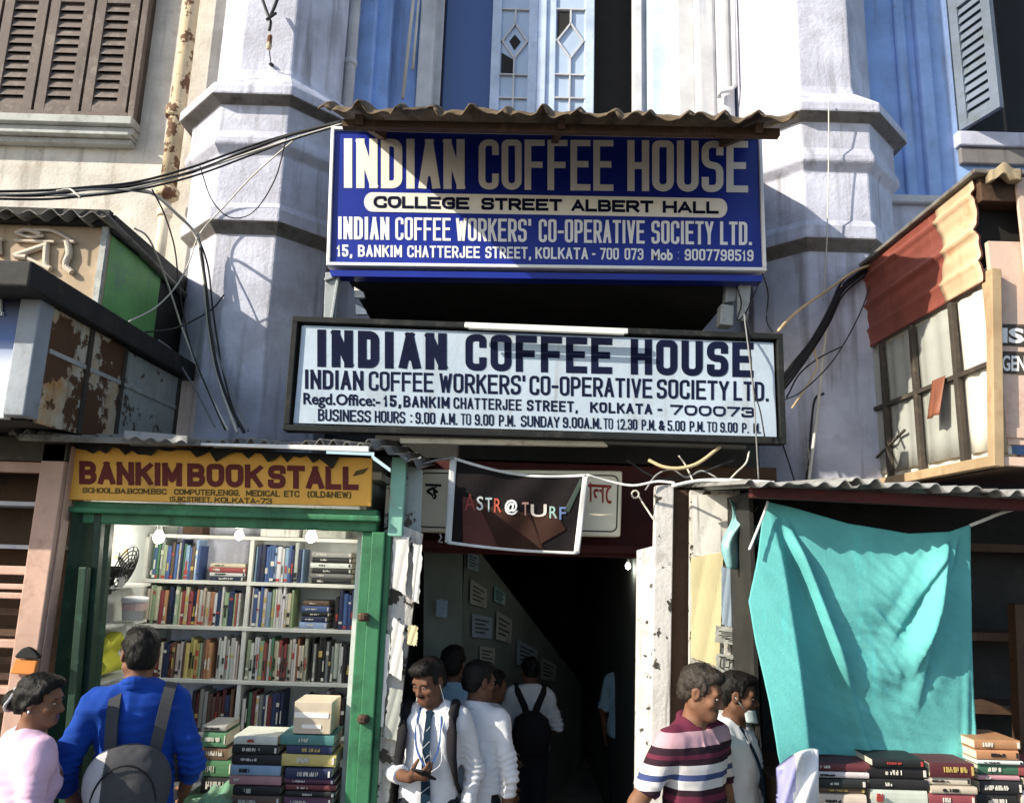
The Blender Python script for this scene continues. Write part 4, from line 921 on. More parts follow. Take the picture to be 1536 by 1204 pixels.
tag(rg.build('sack_cloth', mk('sack', (.30, .24, .15), rough=.95, stain=((.15, .11, .07), .4, 14)), smooth=True), 'crumpled brown sacking on top of the red tin kiosk', 'cloth')

# ================================================================ right stall with tarpaulin
rs = thing('stall', 'dark wooden stall with corrugated tin roof behind the turquoise sheet', 'stall', (2.2, 4.2, .13))
YT = 3.38
b = MB(); corr_sheet(b, P(1118, 726, YT), P(1290, 727, YT), 1.4, .10, 6, .010); corr_sheet(b, P(1278, 722, YT - .01), P(1700, 752, YT - .01), 1.4, .10, 14, .013); b.build('roof', M['tin_bright'], rs, smooth=True)
b = MB(); b.bar(P(1125, 738, YT + .12), P(1700, 766, YT + .12), .05, .05); b.build('roof_beam', M['maroon'], rs, bevel=.004)
b = MB(); b.box(X_(1150, 900, 4.6), 4.2, 4.75, 4.8, .13, 2.6); b.build('back_board', M['board_dark'], rs)
b = MB(); b.box(X_(1128, 900, 3.9), X_(1134, 900, 3.9), 3.9, 4.7, .13, 2.55); b.build('side_board', M['board_dark'], rs)
for yy in (952, 820, 1060):
    b = MB(); z = Z_(yy, 4.55, 1500); b.box(X_(1440, 900, 4.55), 4.2, 4.5, 4.74, z - .03, z + .015); b.build('shelf', M['brown_wood'], rs)
b = MB(); b.bar(P(1523, 905, 4.4), P(1535, 1205, 4.4), .07, .05); b.build('post', M['brown_wood'], rs, bevel=.004)
zt_ = Z_(1206, 3.5, 1300)
b = MB(); b.box(X_(1205, 1190, 3.5), 3.4, 3.42, 4.4, .13, zt_); b.build('counter', M['brown_wood'], rs, bevel=.008)

# turquoise sheet with heavy folds
tq = mat('tarpaulin', (.11, .40, .39), rough=.65, var=.16, vs_=3, bump=.22, bs=90, spec=.2, streak=((.10, .50, .50), .2, 12))
def lin(pts, v):
    for i in range(len(pts) - 1):
        if v <= pts[i + 1][0]:
            a, c = pts[i], pts[i + 1]; t = (v - a[0]) / (c[0] - a[0]); return a[1] + (c[1] - a[1]) * t
    return pts[-1][1]
def sst(e0, e1, x):
    t = min(1, max(0, (x - e0) / (e1 - e0))); return t * t * (3 - 2 * t)
nrs = np.random.RandomState(3)
WR = [(nrs.uniform(0, 1), nrs.uniform(0, 6.28), nrs.uniform(.6, 1.4)) for _ in range(12)]
def tarp(u, v):
    xL_ = lin([(0, 1150), (.18, 1128), (.36, 1108), (.5, 1114), (.7, 1128), (.88, 1138), (1, 1150)], v)
    xR_ = lin([(0, 1456), (.3, 1457), (.6, 1460), (.85, 1464), (1, 1466)], v)
    yT_ = lin([(0, 752), (.12, 760), (.4, 785), (.7, 800), (.9, 797), (1, 786)], u)
    yB_ = lin([(0, 1160), (.12, 1164), (.2, 1128), (.35, 1132), (.6, 1140), (1, 1146)], u)
    x = xL_ + (xR_ - xL_) * u; y = yT_ + (yB_ - yT_) * v
    # big fold: left lap stands forward and drops back along a slanting line
    xa = 1152 + (y - 760) * .085; xb = 1168 + (y - 760) * .27
    f = -(.05 + .15 * sst(760, 1120, y)) * (1 - sst(xa, xa + 20, x)) * sst(745, 840, y) - .05 * (1 - sst(xa, xb, x)) * sst(760, 860, y)
    r1 = 1190 + (y - 800) * .36            # narrow ridge inside the dark band
    f += -.075 * sst(r1 - 26, r1 - 6, x) * (1 - sst(r1 - 5, r1 + 4, x)) * sst(770, 840, y) * (1 - .75 * sst(960, 1060, y))
    # folds hanging from the right corner
    for k, (s, amp, w, y1) in enumerate(((.40, .040, 8, 1030), (.62, .026, 7, 980), (.22, .030, 9, 1080))):
        rx = 1440 - 10 * k - (y - 800) * s + .00006 * (y - 800) ** 2 * 3
        f += -amp * 1.25 * sst(rx - 34, rx - 4, x) * (1 - sst(rx - 3, rx + 5, x)) * sst(790, 850, y) * (1 - sst(y1 - 90, y1, y))
    # sagging swags between the two tied corners
    d = y - (790 + 250 * (1 - ((x - 1300) / 165) ** 2))
    f += .012 * math.sin(d * .055) * math.exp(-((x - 1320) / 90) ** 2) * sst(760, 830, y) * (1 - sst(1000, 1080, y))
    f += -.05 * math.sin(math.pi * u) * math.sin(math.pi * min(1, v * 1.1))
    # crumples
    c = math.exp(-((x - 1335) / 62) ** 2 - ((y - 960) / 105) ** 2) + .25
    for k, (a, ph, s) in enumerate(WR):
        th_ = -.7 + 1.0 * (a - .5); q = (x * math.sin(th_) + y * math.cos(th_)) * .16 * s + ph + 1.3 * math.sin(x * .031 * s + ph) + 1.1 * math.sin(y * .037 + 2 * ph)
        f += .0040 * c * (abs(math.sin(q)) - .5) / (1 + .25 * k)
    f += .012 * math.sin(x * .11 + y * .02) * sst(1090, 1150, y) * sst(1380, 1460, x) + .007 * math.sin(x * .35) * sst(1430, 1466, x) * sst(900, 1100, y)
    p = P(x, y, 3.62); return (p.x + f * .0, p.y + f, p.z)
b = MB(); b.grid(tarp, 150, 170, (0, .004, 0))
tp = b.build('tarpaulin', tq, smooth=True)
tag(tp, 'creased turquoise plastic sheet hanging down the front of the right stall', 'tarpaulin')
# ================================================================ whitewashed posts and notices right of the doorway
def poster(name, label, pxq, Y, key, th=.004, cat='notice', wob=.6, seed=0, group=None, tilt=None):
    r = random.Random(seed); n = 14
    q = [Vector(P(x, y, Y if not tilt else Y + tilt * i_)) for i_, (x, y) in zip((0, 1, 1, 0), pxq)]
    jag = [[r.uniform(-1, 1) for _ in range(n + 1)] for _ in range(4)]
    def f(u, v):
        p = (q[0] * (1 - u) + q[1] * u) * (1 - v) + (q[3] * (1 - u) + q[2] * u) * v
        e = .006 * wob
        du = jag[0][int(v * n)] * (1 if u == 0 else 0) + jag[1][int(v * n)] * (1 if u == 1 else 0)
        dv = jag[2][int(u * n)] * (1 if v == 0 else 0) + jag[3][int(u * n)] * (1 if v == 1 else 0)
        return (p.x + e * du, p.y - .003 - .004 * wob * abs(math.sin(u * 5 + v * 3 + seed)), p.z + e * dv)
    b = MB(); b.grid(f, n, n, (0, th, 0)); o = b.build(name, M[key], smooth=False)
    return tag(o, label, cat, group)
wp = thing('door_post', 'whitewashed wooden post with torn paper scraps at the right edge of the entrance', 'post', P(978, 1200, 4.3))
YP = 4.32
b = MB(); b.slab([P(984, 728, YP), P(1011, 726, YP), P(1003, 1215, YP), P(974, 1215, YP)], (0, .07, 0)); b.build('post', mk('whitewash', (.62, .60, .58), stain=((.36, .33, .30), .22, 7), peel=((.05, .045, .04), .60, 13), streak=((.12, .1, .09), .3, 22), bump=.45), wp, bevel=.005)
b = MB(); b.slab([P(957, 825, YP + .05), P(984, 818, YP + .02), P(974, 1215, YP + .02), P(953, 1215, YP + .05)], (0, .05, 0)); b.build('post_board', M['whitewash'], wp, bevel=.005)
b = MB(); b.slab([P(1004, 735, YP + .06), P(1040, 735, YP + .06), P(1034, 1215, YP + .06), P(1002, 1215, YP + .06)], (0, .04, 0)); b.build('brown_board', M['brown_wood'], wp)
wb = thing('notice_board', 'tall board pasted with white and yellow paper beside the turquoise sheet', 'board', P(1065, 1200, 4.25))
b = MB(); b.slab([P(1036, 735, 4.3), P(1110, 735, 4.3), P(1100, 1215, 4.3), P(1034, 1215, 4.3)], (0, .04, 0)); b.build('panel', M['poster_wall'], wb)
poster('paper_sheet', 'large bleached white paper pasted at the top of the notice board', [(1038, 742), (1098, 742), (1098, 842), (1040, 832)], 4.295, 'paper_white', seed=3, cat='paper')
poster('paper_sheet', 'long cream yellow paper pasted below the bleached white one', [(1037, 836), (1084, 828), (1078, 1000), (1037, 985)], 4.292, 'paper_yellow', seed=4, cat='paper')
poster('notice', 'grey printed notice pinned beside the cream yellow paper', [(1073, 938), (1113, 943), (1110, 968), (1072, 962)], 4.26, 'paper_grey', seed=5)
poster('notice', 'pale notice with black script above the striped shirt man', [(1074, 980), (1116, 984), (1116, 1012), (1074, 1008)], 4.255, 'paper_grey', seed=6)
poster('paper_strip', 'narrow blue grey strip of paper at the right edge of the notice board', [(1082, 850), (1100, 850), (1098, 940), (1083, 936)], 4.27, 'paper_blue', seed=7, cat='paper')
def scribble(pxpts, Y, parent, m='ink_black', w=.006):
    b = MB()
    for seg in pxpts:
        q = [P(x, y, Y) for x, y in seg]
        for i in range(len(q) - 1): b.bar(q[i], q[i + 1], w, .002, up=(0, 1, 0))
    return b.build('lettering', M[m], parent)
for o in list(COL.objects):
    if o.get('label') == 'pale notice with black script above the striped shirt man':
        scribble([[(1079, 984), (1090, 986)], [(1082, 985), (1080, 1000), (1086, 1003)], [(1089, 990), (1095, 988), (1094, 1001), (1088, 1000)], [(1099, 988), (1102, 1003)], [(1096, 990), (1105, 990)]], 4.24, o)
    if o.get('label') == 'grey printed notice pinned beside the cream yellow paper':
        scribble([[(1078, 946), (1108, 950)], [(1078, 952), (1104, 955)], [(1088, 958), (1106, 961)]], 4.245, o, w=.005)
rt = MB()
rt.grid(lambda u, v: P(1094 + 44 * u - 8 * v + 7 * math.sin(v * 7 + u * 3), 748 + 18 * math.sin(u * 2.6) + 104 * v * (1 - .35 * u), 4.1 + .04 * math.sin(u * 9 + v * 4)), 16, 18, (0, .006, 0))
tag(rt.build('rag', M['rag_teal'], smooth=True), 'faded teal and white rag hanging under the tin roof beside the turquoise sheet', 'rag')
rr = MB(); rr.grid(lambda u, v: P(1113 + 18 * u, 766 + 22 * v + 6 * u, 4.05 + .02 * math.sin(u * 6 + v * 5)), 6, 6, (0, .006, 0))
tag(rr.build('rag', M['orange'] if False else mk('rag_red', (.25, .04, .04), rough=.9), smooth=True), 'small dark red rag tucked beside the teal rag', 'rag')
# paper scraps on the stall side left of the doorway
scr = [([(590, 796), (614, 806), (609, 893), (588, 880)], 'paper_white', 'big torn white paper high on the scraped boards left of the entrance'),
       ([(620, 815), (634, 818), (628, 905), (619, 900)], 'paper_white', 'narrow torn white strip beside the big torn paper left of the entrance'),
       ([(590, 925), (606, 938), (602, 1020), (583, 1008)], 'paper_white', 'grimy white scrap halfway down the scraped boards by the green post'),
       ([(612, 936), (627, 938), (625, 968), (612, 966)], 'paper_yellow', 'small yellowish square scrap beside the grimy white one'),
       ([(574, 950), (586, 952), (575, 1090), (560, 1085)], 'paper_white', 'long pale pasted strip directly beside the green stall post'),
       ([(584, 1030), (604, 1034), (596, 1110), (576, 1104)], 'paper_grey', 'grey pasted paper low on the scraped boards beside the student with tie')]
for i, (q, key, lab) in enumerate(scr):
    yy = 4.045
    poster('paper_scrap', lab, q, yy, key, seed=20 + i, cat='paper', wob=.75)
# notices on the dark stair wall inside
ins = [([(655, 898), (672, 900), (670, 926), (654, 924)], 5.2, 'paper_blue', 'small dark notice on the pale open door leaf'),
       ([(706, 868), (730, 884), (729, 912), (705, 905)], 5.5, 'paper_grey', 'upper grey notice on the stair wall inside the entrance'),
       ([(708, 920), (738, 926), (737, 958), (708, 955)], 5.5, 'paper_blue', 'bluish notice on the stair wall above the white shirted student'),
       ([(745, 915), (768, 930), (766, 965), (744, 958)], 6.0, 'paper_grey', 'middle grey notice high on the stair wall in the passage'),
       ([(776, 958), (806, 975), (804, 1000), (775, 996)], 6.5, 'paper_blue', 'farthest bluish notice low on the stair wall in the passage'),
       ([(702, 826), (718, 834), (717, 858), (701, 852)], 5.5, 'paper_blue', 'topmost small bluish notice on the stair wall near the door leaf'),
       ([(742, 878), (758, 890), (757, 908), (741, 901)], 5.8, 'rag_teal', 'small teal notice between the grey ones on the stair wall'),
       ([(720, 968), (742, 972), (741, 1000), (719, 998)], 5.6, 'paper_grey', 'low grey notice on the stair wall behind the students'),
       ([(812, 985), (834, 997), (832, 1022), (811, 1018)], 7.0, 'paper_grey', 'dim grey notice at the far low end of the stair wall')]
for i, (q, Y, key, lab) in enumerate(ins):
    cx = sum(p[0] for p in q) / 4
    # put it just in front of the slanting stair wall
    if i:
        def onw(px, py):
            d = MC @ Vector(((px - W / 2) / F, (H / 2 - py) / F, -1.0)); a = Vector(A0); e = Vector(A1) - a
            t = (a.x * e.y - a.y * e.x) / (d.x * e.y - d.y * e.x); return CAM + d * (t * .992)
        p4 = [onw(x, y) for x, y in q]
        b = MB(); b.slab(p4, (.003, .006, 0)); no = tag(b.build('notice', M[key]), lab, 'notice')
        lb2 = MB()
        for k in range(4):
            fa, fb = .18 + .18 * k, .18 + .18 * k + .07
            qq = [p4[0].lerp(p4[3], fa).lerp(p4[1].lerp(p4[2], fa), .15), p4[0].lerp(p4[3], fa).lerp(p4[1].lerp(p4[2], fa), .85 - .2 * (k % 2)), p4[0].lerp(p4[3], fb).lerp(p4[1].lerp(p4[2], fb), .85 - .2 * (k % 2)), p4[0].lerp(p4[3], fb).lerp(p4[1].lerp(p4[2], fb), .15)]
            lb2.slab([p + Vector((0, -.004, 0)) for p in qq], (.0005, .001, 0))
        lb2.build('print_lines', M['passage_wall'], no)
    else: poster('notice', lab, q, 5.13, key, seed=40)

# ================================================================ cables
def cable(label, pts, r, key, name='cable', n=6, sm=6, cat='cable', group=None):
    b = MB(); b.tube(smoothpath(px3(pts), sm), r, n); o = b.build(name, M[key], smooth=True)
    return tag(o, label, cat, group)
for i, (dy, dY, r, key, lab) in enumerate(((0, 0, .008, 'cable_black', 'uppermost black cable of the bundle sweeping left from the blue sign'), (5, .03, .010, 'cable_black', 'thick black cable in the middle of the bundle left of the blue sign'),
        (9, .01, .007, 'cable_white', 'pale cable running along the bundle left of the blue sign'), (13, .04, .007, 'cable_black', 'lowest black cable of the bundle left of the blue sign'))):
    w = 2.2 * math.sin(i * 2.1)
    cable(lab, [(-60, 288 + dy * .7, 4.0), (60, 286 + dy + w, 4.15), (130, 281 + dy - w, 4.25), (205, 273 + dy * .9, 4.35), (290, 250 + dy * 1.1 + w, 4.42), (370, 221 + dy * 1.1, 4.44), (440, 200 + dy * .7 - w, 4.43), (520, 180 + dy * .4, 4.40)], r, key)
cable('thick pale cable looping down beside the left pillar to the stall roof', [(205, 284, 4.36), (232, 292, 4.5), (262, 318, 4.75), (291, 348, 4.88), (303, 385, 4.92), (307, 430, 4.93), (313, 490, 4.93), (322, 545, 4.9), (338, 600, 4.7), (356, 648, 4.4)], .011, 'cable_white')
cable('black cable running with the pale one down the left pillar', [(300, 372, 4.90), (309, 430, 4.90), (315, 490, 4.90), (326, 552, 4.87), (344, 605, 4.65), (366, 648, 4.35)], .010, 'cable_black')
cable('thin pale cable from the kiosk roof corner down to the stall roof', [(201, 342, 4.2), (222, 356, 4.4), (240, 395, 4.6), (258, 445, 4.8), (276, 500, 4.9), (300, 560, 4.85), (330, 622, 4.5), (342, 646, 4.4)], .006, 'cable_white')
cable('thin cable drooping from the bundle across the left pillar to the black kiosk roof', [(450, 203, 4.42), (415, 232, 4.6), (375, 268, 4.8), (338, 308, 4.9), (300, 350, 4.9), (283, 395, 4.8), (262, 432, 4.7), (232, 462, 4.6), (194, 482, 4.3)], .005, 'cable_white')
cable('dark cable curving up from the kiosk roof to a hook on the left pillar', [(218, 498, 4.5), (260, 493, 4.7), (295, 478, 4.9), (320, 462, 4.95), (336, 442, 4.97)], .006, 'cable_black')
cable('short grey cable falling from the kiosk roof end to the stall roof', [(238, 510, 4.6), (258, 526, 4.75), (276, 556, 4.85), (292, 582, 4.85), (322, 640, 4.5)], .006, 'cable_grey')
cable('pale cable tail curling below the bundle at upper left', [(85, 287, 4.1), (104, 284, 4.12), (113, 290, 4.1), (121, 297, 4.1)], .006, 'cable_white')
cable('thin cable hanging from the pole hook at far upper left', [(-20, 293, 4.0), (50, 291, 4.1), (105, 286, 4.15), (180, 285, 4.3), (232, 291, 4.42)], .005, 'cable_grey')
# right hand side
for i, (d, r, lab) in enumerate(((0, .013, 'thickest black cable in the bundle beside the red tin kiosk'), (7, .009, 'black cable hugging the bundle below the red tin kiosk edge'), (-8, .008, 'outer black cable of the bundle above the white sign corner'), (14, .007, 'innermost thin black cable of the bundle by the red kiosk'))):
    cable(lab, [(1318, 392 + d * .5, 5.0), (1285, 412 + d * .8, 4.95), (1262, 432 + d, 4.9), (1244, 470 + d, 4.8), (1218, 515 + d * .8, 4.7), (1190, 552 + d, 4.5), (1168, 580 + d, 4.3)], r, 'cable_black')
cable('cream cable arching from the red kiosk to the right end of the white sign', [(1316, 394, 4.95), (1280, 408, 4.9), (1240, 436, 4.8), (1205, 460, 4.6), (1184, 478, 4.4), (1168, 496, 4.2)], .010, 'cable_cream')
cable('twisted pale cable dropping down the right pillar to the tin roof', [(1262, 428, 4.9), (1248, 452, 4.9), (1240, 492, 4.9), (1234, 540, 4.9), (1229, 590, 4.9), (1222, 650, 4.8), (1213, 722, 4.6)], .010, 'cable_white')
cable('dark conduit beside the twisted pale cable on the right pillar', [(1236, 590, 4.93), (1222, 600, 4.93), (1216, 650, 4.9), (1210, 722, 4.8)], .008, 'cable_black')
cable('hair thin vertical wire down the front of the right pillar', [(1243, 150, 4.8), (1243, 230, 4.84), (1241, 340, 4.86), (1239, 385, 4.9), (1235, 452, 4.95)], .004, 'cable_white')
cable('thin dark wire crossing the right pillar above the tin roof', [(1172, 660, 4.5), (1182, 690, 4.6), (1192, 722, 4.5)], .005, 'cable_black')
cable('black wire hanging from the meter box across the last letters of the white sign', [(1112, 425, 4.45), (1116, 470, 4.3), (1121, 510, 4.13), (1127, 560, 4.12), (1131, 600, 4.12), (1134, 650, 4.12), (1138, 722, 4.2)], .004, 'cable_grey')
cable('second black wire trailing over the lower right corner of the white sign', [(1120, 470, 4.3), (1125, 520, 4.13), (1130, 580, 4.12), (1140, 615, 4.12), (1147, 655, 4.12)], .004, 'cable_black')
cable('tangle of black wire looping under the right end of the blue sign', [(1105, 430, 4.45), (1112, 455, 4.42), (1106, 480, 4.42), (1118, 470, 4.4), (1132, 440, 4.42), (1142, 416, 4.42)], .005, 'cable_black')
cable('cream hose sagging in an arc under the white sign', [(973, 690, 4.25), (995, 700, 4.22), (1020, 702, 4.2), (1048, 694, 4.2), (1080, 670, 4.22)], .010, 'cable_cream', name='hose', cat='hose')
cable('pale wire crossing down behind the sagging cream hose', [(1018, 683, 4.24), (1028, 697, 4.26), (1040, 722, 4.2)], .005, 'cable_white')
cable('pale curved wire above the tin roof under the white sign corner', [(1124, 676, 4.22), (1119, 694, 4.2), (1105, 708, 4.15), (1090, 724, 4.1)], .005, 'cable_white')
cable('white rope tying the banner corner to the tin roof end', [(880, 712, 4.28), (915, 722, 4.3), (950, 728, 4.25), (985, 722, 4.2), (1012, 724, 4.14)], .007, 'white_hem', name='rope', cat='rope')
cable('thick white rope lying along the front edge of the tin roof', [(1008, 729, 4.13), (1040, 722, 4.13), (1070, 720, 4.12), (1110, 721, 4.0), (1160, 724, 3.53)], .010, 'white_hem', name='rope', cat='rope')
cable('white rope pulling the right corner of the turquoise sheet up to the roof', [(1455, 788, 3.62), (1480, 778, 3.6), (1505, 768, 3.58), (1545, 757, 3.56)], .008, 'white_hem', name='rope', cat='rope')
cable('white cord on the left edge of the turquoise sheet', [(1152, 752, 3.58), (1146, 770, 3.56), (1134, 800, 3.5), (1124, 824, 3.46)], .006, 'white_hem', name='rope', cat='rope')
cable('dark rope stretched from the stall roof corner to the banner', [(596, 690, 4.25), (625, 697, 4.3), (655, 690, 4.3), (681, 687, 4.3)], .006, 'cable_grey', name='rope', cat='rope')
cable('long thin dark cable hanging from the bundle in front of the drain pipe', [(228, 284, 4.36), (246, 320, 4.5), (262, 372, 4.7), (270, 440, 4.8), (286, 520, 4.85), (318, 600, 4.6), (338, 645, 4.4)], .005, 'cable_black')
cable('looping thin black cable slack against the upper left pillar', [(300, 250, 4.42), (318, 300, 4.7), (345, 326, 4.85), (380, 318, 4.85), (412, 270, 4.7), (430, 206, 4.45)], .004, 'cable_black')
cable('grey cable tied along the lower left pillar edge to the roof flap', [(308, 468, 4.93), (330, 540, 4.92), (352, 600, 4.7), (372, 646, 4.4)], .007, 'cable_grey')
cable('second dark cable beside the pale loop on the left pillar', [(296, 352, 4.9), (312, 400, 4.93), (320, 470, 4.93), (335, 560, 4.88), (358, 640, 4.4)], .006, 'cable_black')
cable('thin wire drooping from the red kiosk to the lower right of the white sign', [(1312, 404, 4.95), (1290, 470, 4.95), (1250, 540, 4.9), (1205, 585, 4.6), (1176, 600, 4.3)], .004, 'cable_black')
cable('short pale wire twisting off the black bundle by the white sign corner', [(1240, 470, 4.8), (1222, 520, 4.75), (1226, 548, 4.75), (1208, 582, 4.7), (1188, 612, 4.6)], .006, 'cable_cream')
cable('dark wire crossing under the bundle to the right sign frame', [(1262, 520, 4.95), (1230, 536, 4.85), (1200, 560, 4.6), (1180, 596, 4.3)], .005, 'cable_black')
cable('thin black wire dangling off the right end of the blue sign to the pillar', [(1143, 408, 4.42), (1152, 440, 4.6), (1150, 480, 4.6), (1160, 500, 4.3)], .004, 'cable_black')
cable('frayed grey wires knotted at the top of the whitewashed post', [(968, 735, 4.3), (985, 712, 4.28), (1008, 704, 4.25), (1030, 716, 4.25), (1052, 706, 4.25), (1075, 716, 4.2)], .005, 'cable_grey')
cable('dark wire sagging behind the cream hose under the white sign', [(940, 690, 4.3), (985, 716, 4.3), (1040, 712, 4.28), (1100, 690, 4.25)], .006, 'cable_black')
rg_ = thing('ring_hook', 'pale wire ring hook on the dark header right of the light box', 'hook', P(953, 741, 4.35))
b = MB(); c = P(953, 741, 4.35); b.tube([(c.x + .02 * math.cos(a), c.y, c.z + .02 * math.sin(a)) for a in [i * .3307 for i in range(20)]], .005, 6); b.tube([P(958, 744, 4.35), P(968, 760, 4.35), P(980, 778, 4.32)], .005); b.build('hook', M['cable_white'], rg_)
ak = MB(); ak.tube([P(632, 686, 4.2), P(620, 692, 4.2), P(616, 697, 4.2)], .007); ak.tube([P(616, 697, 4.2), P(630, 704, 4.2)], .007); ak.bar(P(600, 688, 4.2), P(632, 700, 4.2), .012)
tag(ak.build('roof_hook', M['tin_bright']), 'bent metal hook at the stall roof corner left of the light box', 'hook')
hk = MB(); hk.tube(px3([(660, 800, 4.4), (662, 806, 4.4), (658, 812, 4.4), (664, 813, 4.4)]), .005)
tag(hk.build('wire_hook', M['white_hem']), 'tiny white hook dangling below the left end of the light box', 'hook')
cb = thing('cable_bracket', 'black cable clamp with a rusty insulator near the top of the left pillar', 'bracket', P(403, 60, 4.95))
b = MB(); b.tube(px3([(392, -6, 4.95), (398, 12, 4.93), (406, 34, 4.93), (404, 46, 4.93)]), .012); b.tube(px3([(418, -6, 4.95), (412, 10, 4.93), (405, 26, 4.93)]), .012); b.tube(px3([(414, 20, 4.93), (400, 30, 4.9)]), .010); b.build('clamp', M['cable_black'], cb)
c = P(403, 74, 4.94); b = MB(); b.lathe((c.x, c.y, c.z), [(.014, 0), (.020, .015), (.018, .10), (.012, .115)], 10); b.build('insulator', M['rust_pipe'], cb)
b = MB(); b.tube(px3([(404, 76, 4.94), (406, 92, 4.98), (407, 100, 5.02)]), .004); b.lathe(P(407, 97, 5.03), [(.008, -.012), (.02, 0), (.008, .012)], 8); b.build('nail', M['cable_black'], cb)

# ================================================================ books
BK = {}
def cover(c):
    k = tuple(round(x, 3) for x in c)
    if k not in BK: BK[k] = mat('book_cover', k, rough=.55, var=.12, vs_=14, bump=.08, bs=50, spec=.3)
    return BK[k]
PAGES = mk('pages', (.55, .50, .40), rough=.9, var=.15, vs_=30, bump=.2)
CN = {'white': (.56, .55, .52), 'cream': (.55, .48, .34), 'green': (.05, .22, .10), 'pale green': (.30, .42, .22), 'blue': (.03, .10, .36), 'light blue': (.20, .36, .56), 'navy': (.015, .03, .10), 'black': (.02, .02, .022),
      'red': (.36, .035, .04), 'maroon': (.14, .02, .025), 'yellow': (.58, .44, .06), 'orange': (.52, .20, .05), 'brown': (.16, .09, .05), 'grey': (.25, .25, .24), 'teal': (.05, .28, .27), 'pink': (.50, .22, .24), 'purple': (.12, .03, .10)}
BAND = {k: mat('spine_band', v, rough=.5, var=.1, bump=0) for k, v in (('w', (.6, .58, .52)), ('k', (.02, .02, .02)), ('g', (.45, .33, .10)), ('r', (.36, .05, .04)))}
def book_mesh(b, x0, x1, yf, d, z0, z1, lying=False, r=rnd):
    """closed book; spine faces the street. materials 0 cover 1 pages 2 band"""
    t = .003
    if not lying:
        b.box(x0, x0 + t, yf + .004, yf + d, z0, z1, 0); b.box(x1 - t, x1, yf + .004, yf + d, z0, z1, 0)
        xm_ = (x0 + x1) / 2; bow = min(.006, (x1 - x0) * .22)
        pr = [(x0, yf + .004), (x0 + (x1 - x0) * .2, yf + .004 - bow * .7), (xm_, yf + .004 - bow), (x1 - (x1 - x0) * .2, yf + .004 - bow * .7), (x1, yf + .004)]
        b.poly([(x, y, z0) for x, y in pr], (0, 0, z1 - z0), 0)
        b.box(x0 + t, x1 - t, yf + .005, yf + d - .004, z0 + .003, z1 - .004, 1)
    else:
        b.box(x0, x1, yf + .004, yf + d, z0, z0 + t, 0); b.box(x0, x1, yf + .004, yf + d, z1 - t, z1, 0)
        zm = (z0 + z1) / 2; bow = .004
        pr = [(z0, yf + .004), (z0 + (z1 - z0) * .2, yf + .004 - bow * .7), (zm, yf + .004 - bow), (z1 - (z1 - z0) * .2, yf + .004 - bow * .7), (z1, yf + .004)]
        b.poly([(x0, y, z) for z, y in pr], (x1 - x0, 0, 0), 0)
        b.box(x0 + .003, x1 - .003, yf + .005, yf + d - .004, z0 + t, z1 - t, 1)
def spine_marks(b, x0, x1, yf, z0, z1, lying, r, n):
    y0 = yf - .0035
    if not lying:
        h = z1 - z0; w = x1 - x0
        if w > .012:
            a = r.uniform(.1, .8)
            if r.random() < .6: b.box(x0 + w * .1, x1 - w * .1, y0, yf + .002, z0 + h * a, z0 + h * min(.97, a + r.uniform(.04, .16)), 2)
            if r.random() < .5: b.box(x0 + w * .3, x1 - w * .3, y0 - .0005, yf + .002, z0 + h * .25, z0 + h * r.uniform(.45, .6), 2)
            if r.random() < .35: b.box(x0 + w * .05, x1 - w * .05, y0 - .001, yf + .002, z0 + h * .03, z0 + h * .10, 2)
    else:
        w = x1 - x0; h = z1 - z0
        if h > .012:
            x = x0 + w * r.uniform(.08, .35)
            zl, zh = z0 + h * r.uniform(.26, .4), z0 + h * r.uniform(.6, .76)
            for k in range(r.randint(6, 20)):
                ww = r.uniform(.003, .0065)
                if x + ww > x1 - w * .08: break
                if r.random() < .84: b.box(x, x + ww * r.uniform(.5, .8), y0 - .001, yf + .002, zl + (zh - zl) * (.3 if r.random() < .2 else 0), zh - (zh - zl) * (.35 if r.random() < .25 else 0), 2)
                x += ww
            if r.random() < .6: b.box(x1 - w * .07, x1 - w * .03, y0, yf + .002, z0 + h * .2, z0 + h * .8, 2)
ORD = ['first', 'second', 'third', 'fourth', 'fifth', 'sixth', 'seventh', 'eighth', 'ninth', 'tenth', 'eleventh', 'twelfth', 'thirteenth', 'fourteenth', 'fifteenth', 'sixteenth', 'seventeenth', 'eighteenth', 'nineteenth', 'twentieth'] + ['number %d' % i for i in range(21, 60)]
def add_book(x0, x1, yf, d, z0, z1, lying, cname, band, label, group, lean=0):
    b = MB(); c = CN[cname]; r = random.Random(hash(label) % 99991 if False else int((x0 * 7919 + z0 * 104729 + yf * 31) * 1000) % 99991)
    book_mesh(b, x0, x1, yf, d, z0, z1, lying, r); spine_marks(b, x0, x1, yf, z0, z1, lying, r, 0)
    g_ = sum(c) / 3; f_ = r.uniform(.7, 1.15); jit = tuple(max(.004, (v * .70 + g_ * .30) * f_ * r.uniform(.93, 1.07)) for v in c)
    q = tuple(round(v, 2) if v > .04 else round(v, 3) for v in jit)
    o = b.build('book', [cover(q), PAGES, BAND[band]])
    if lean: o.rotation_euler = (0, lean, 0)
    return tag(o, label, 'book', group)
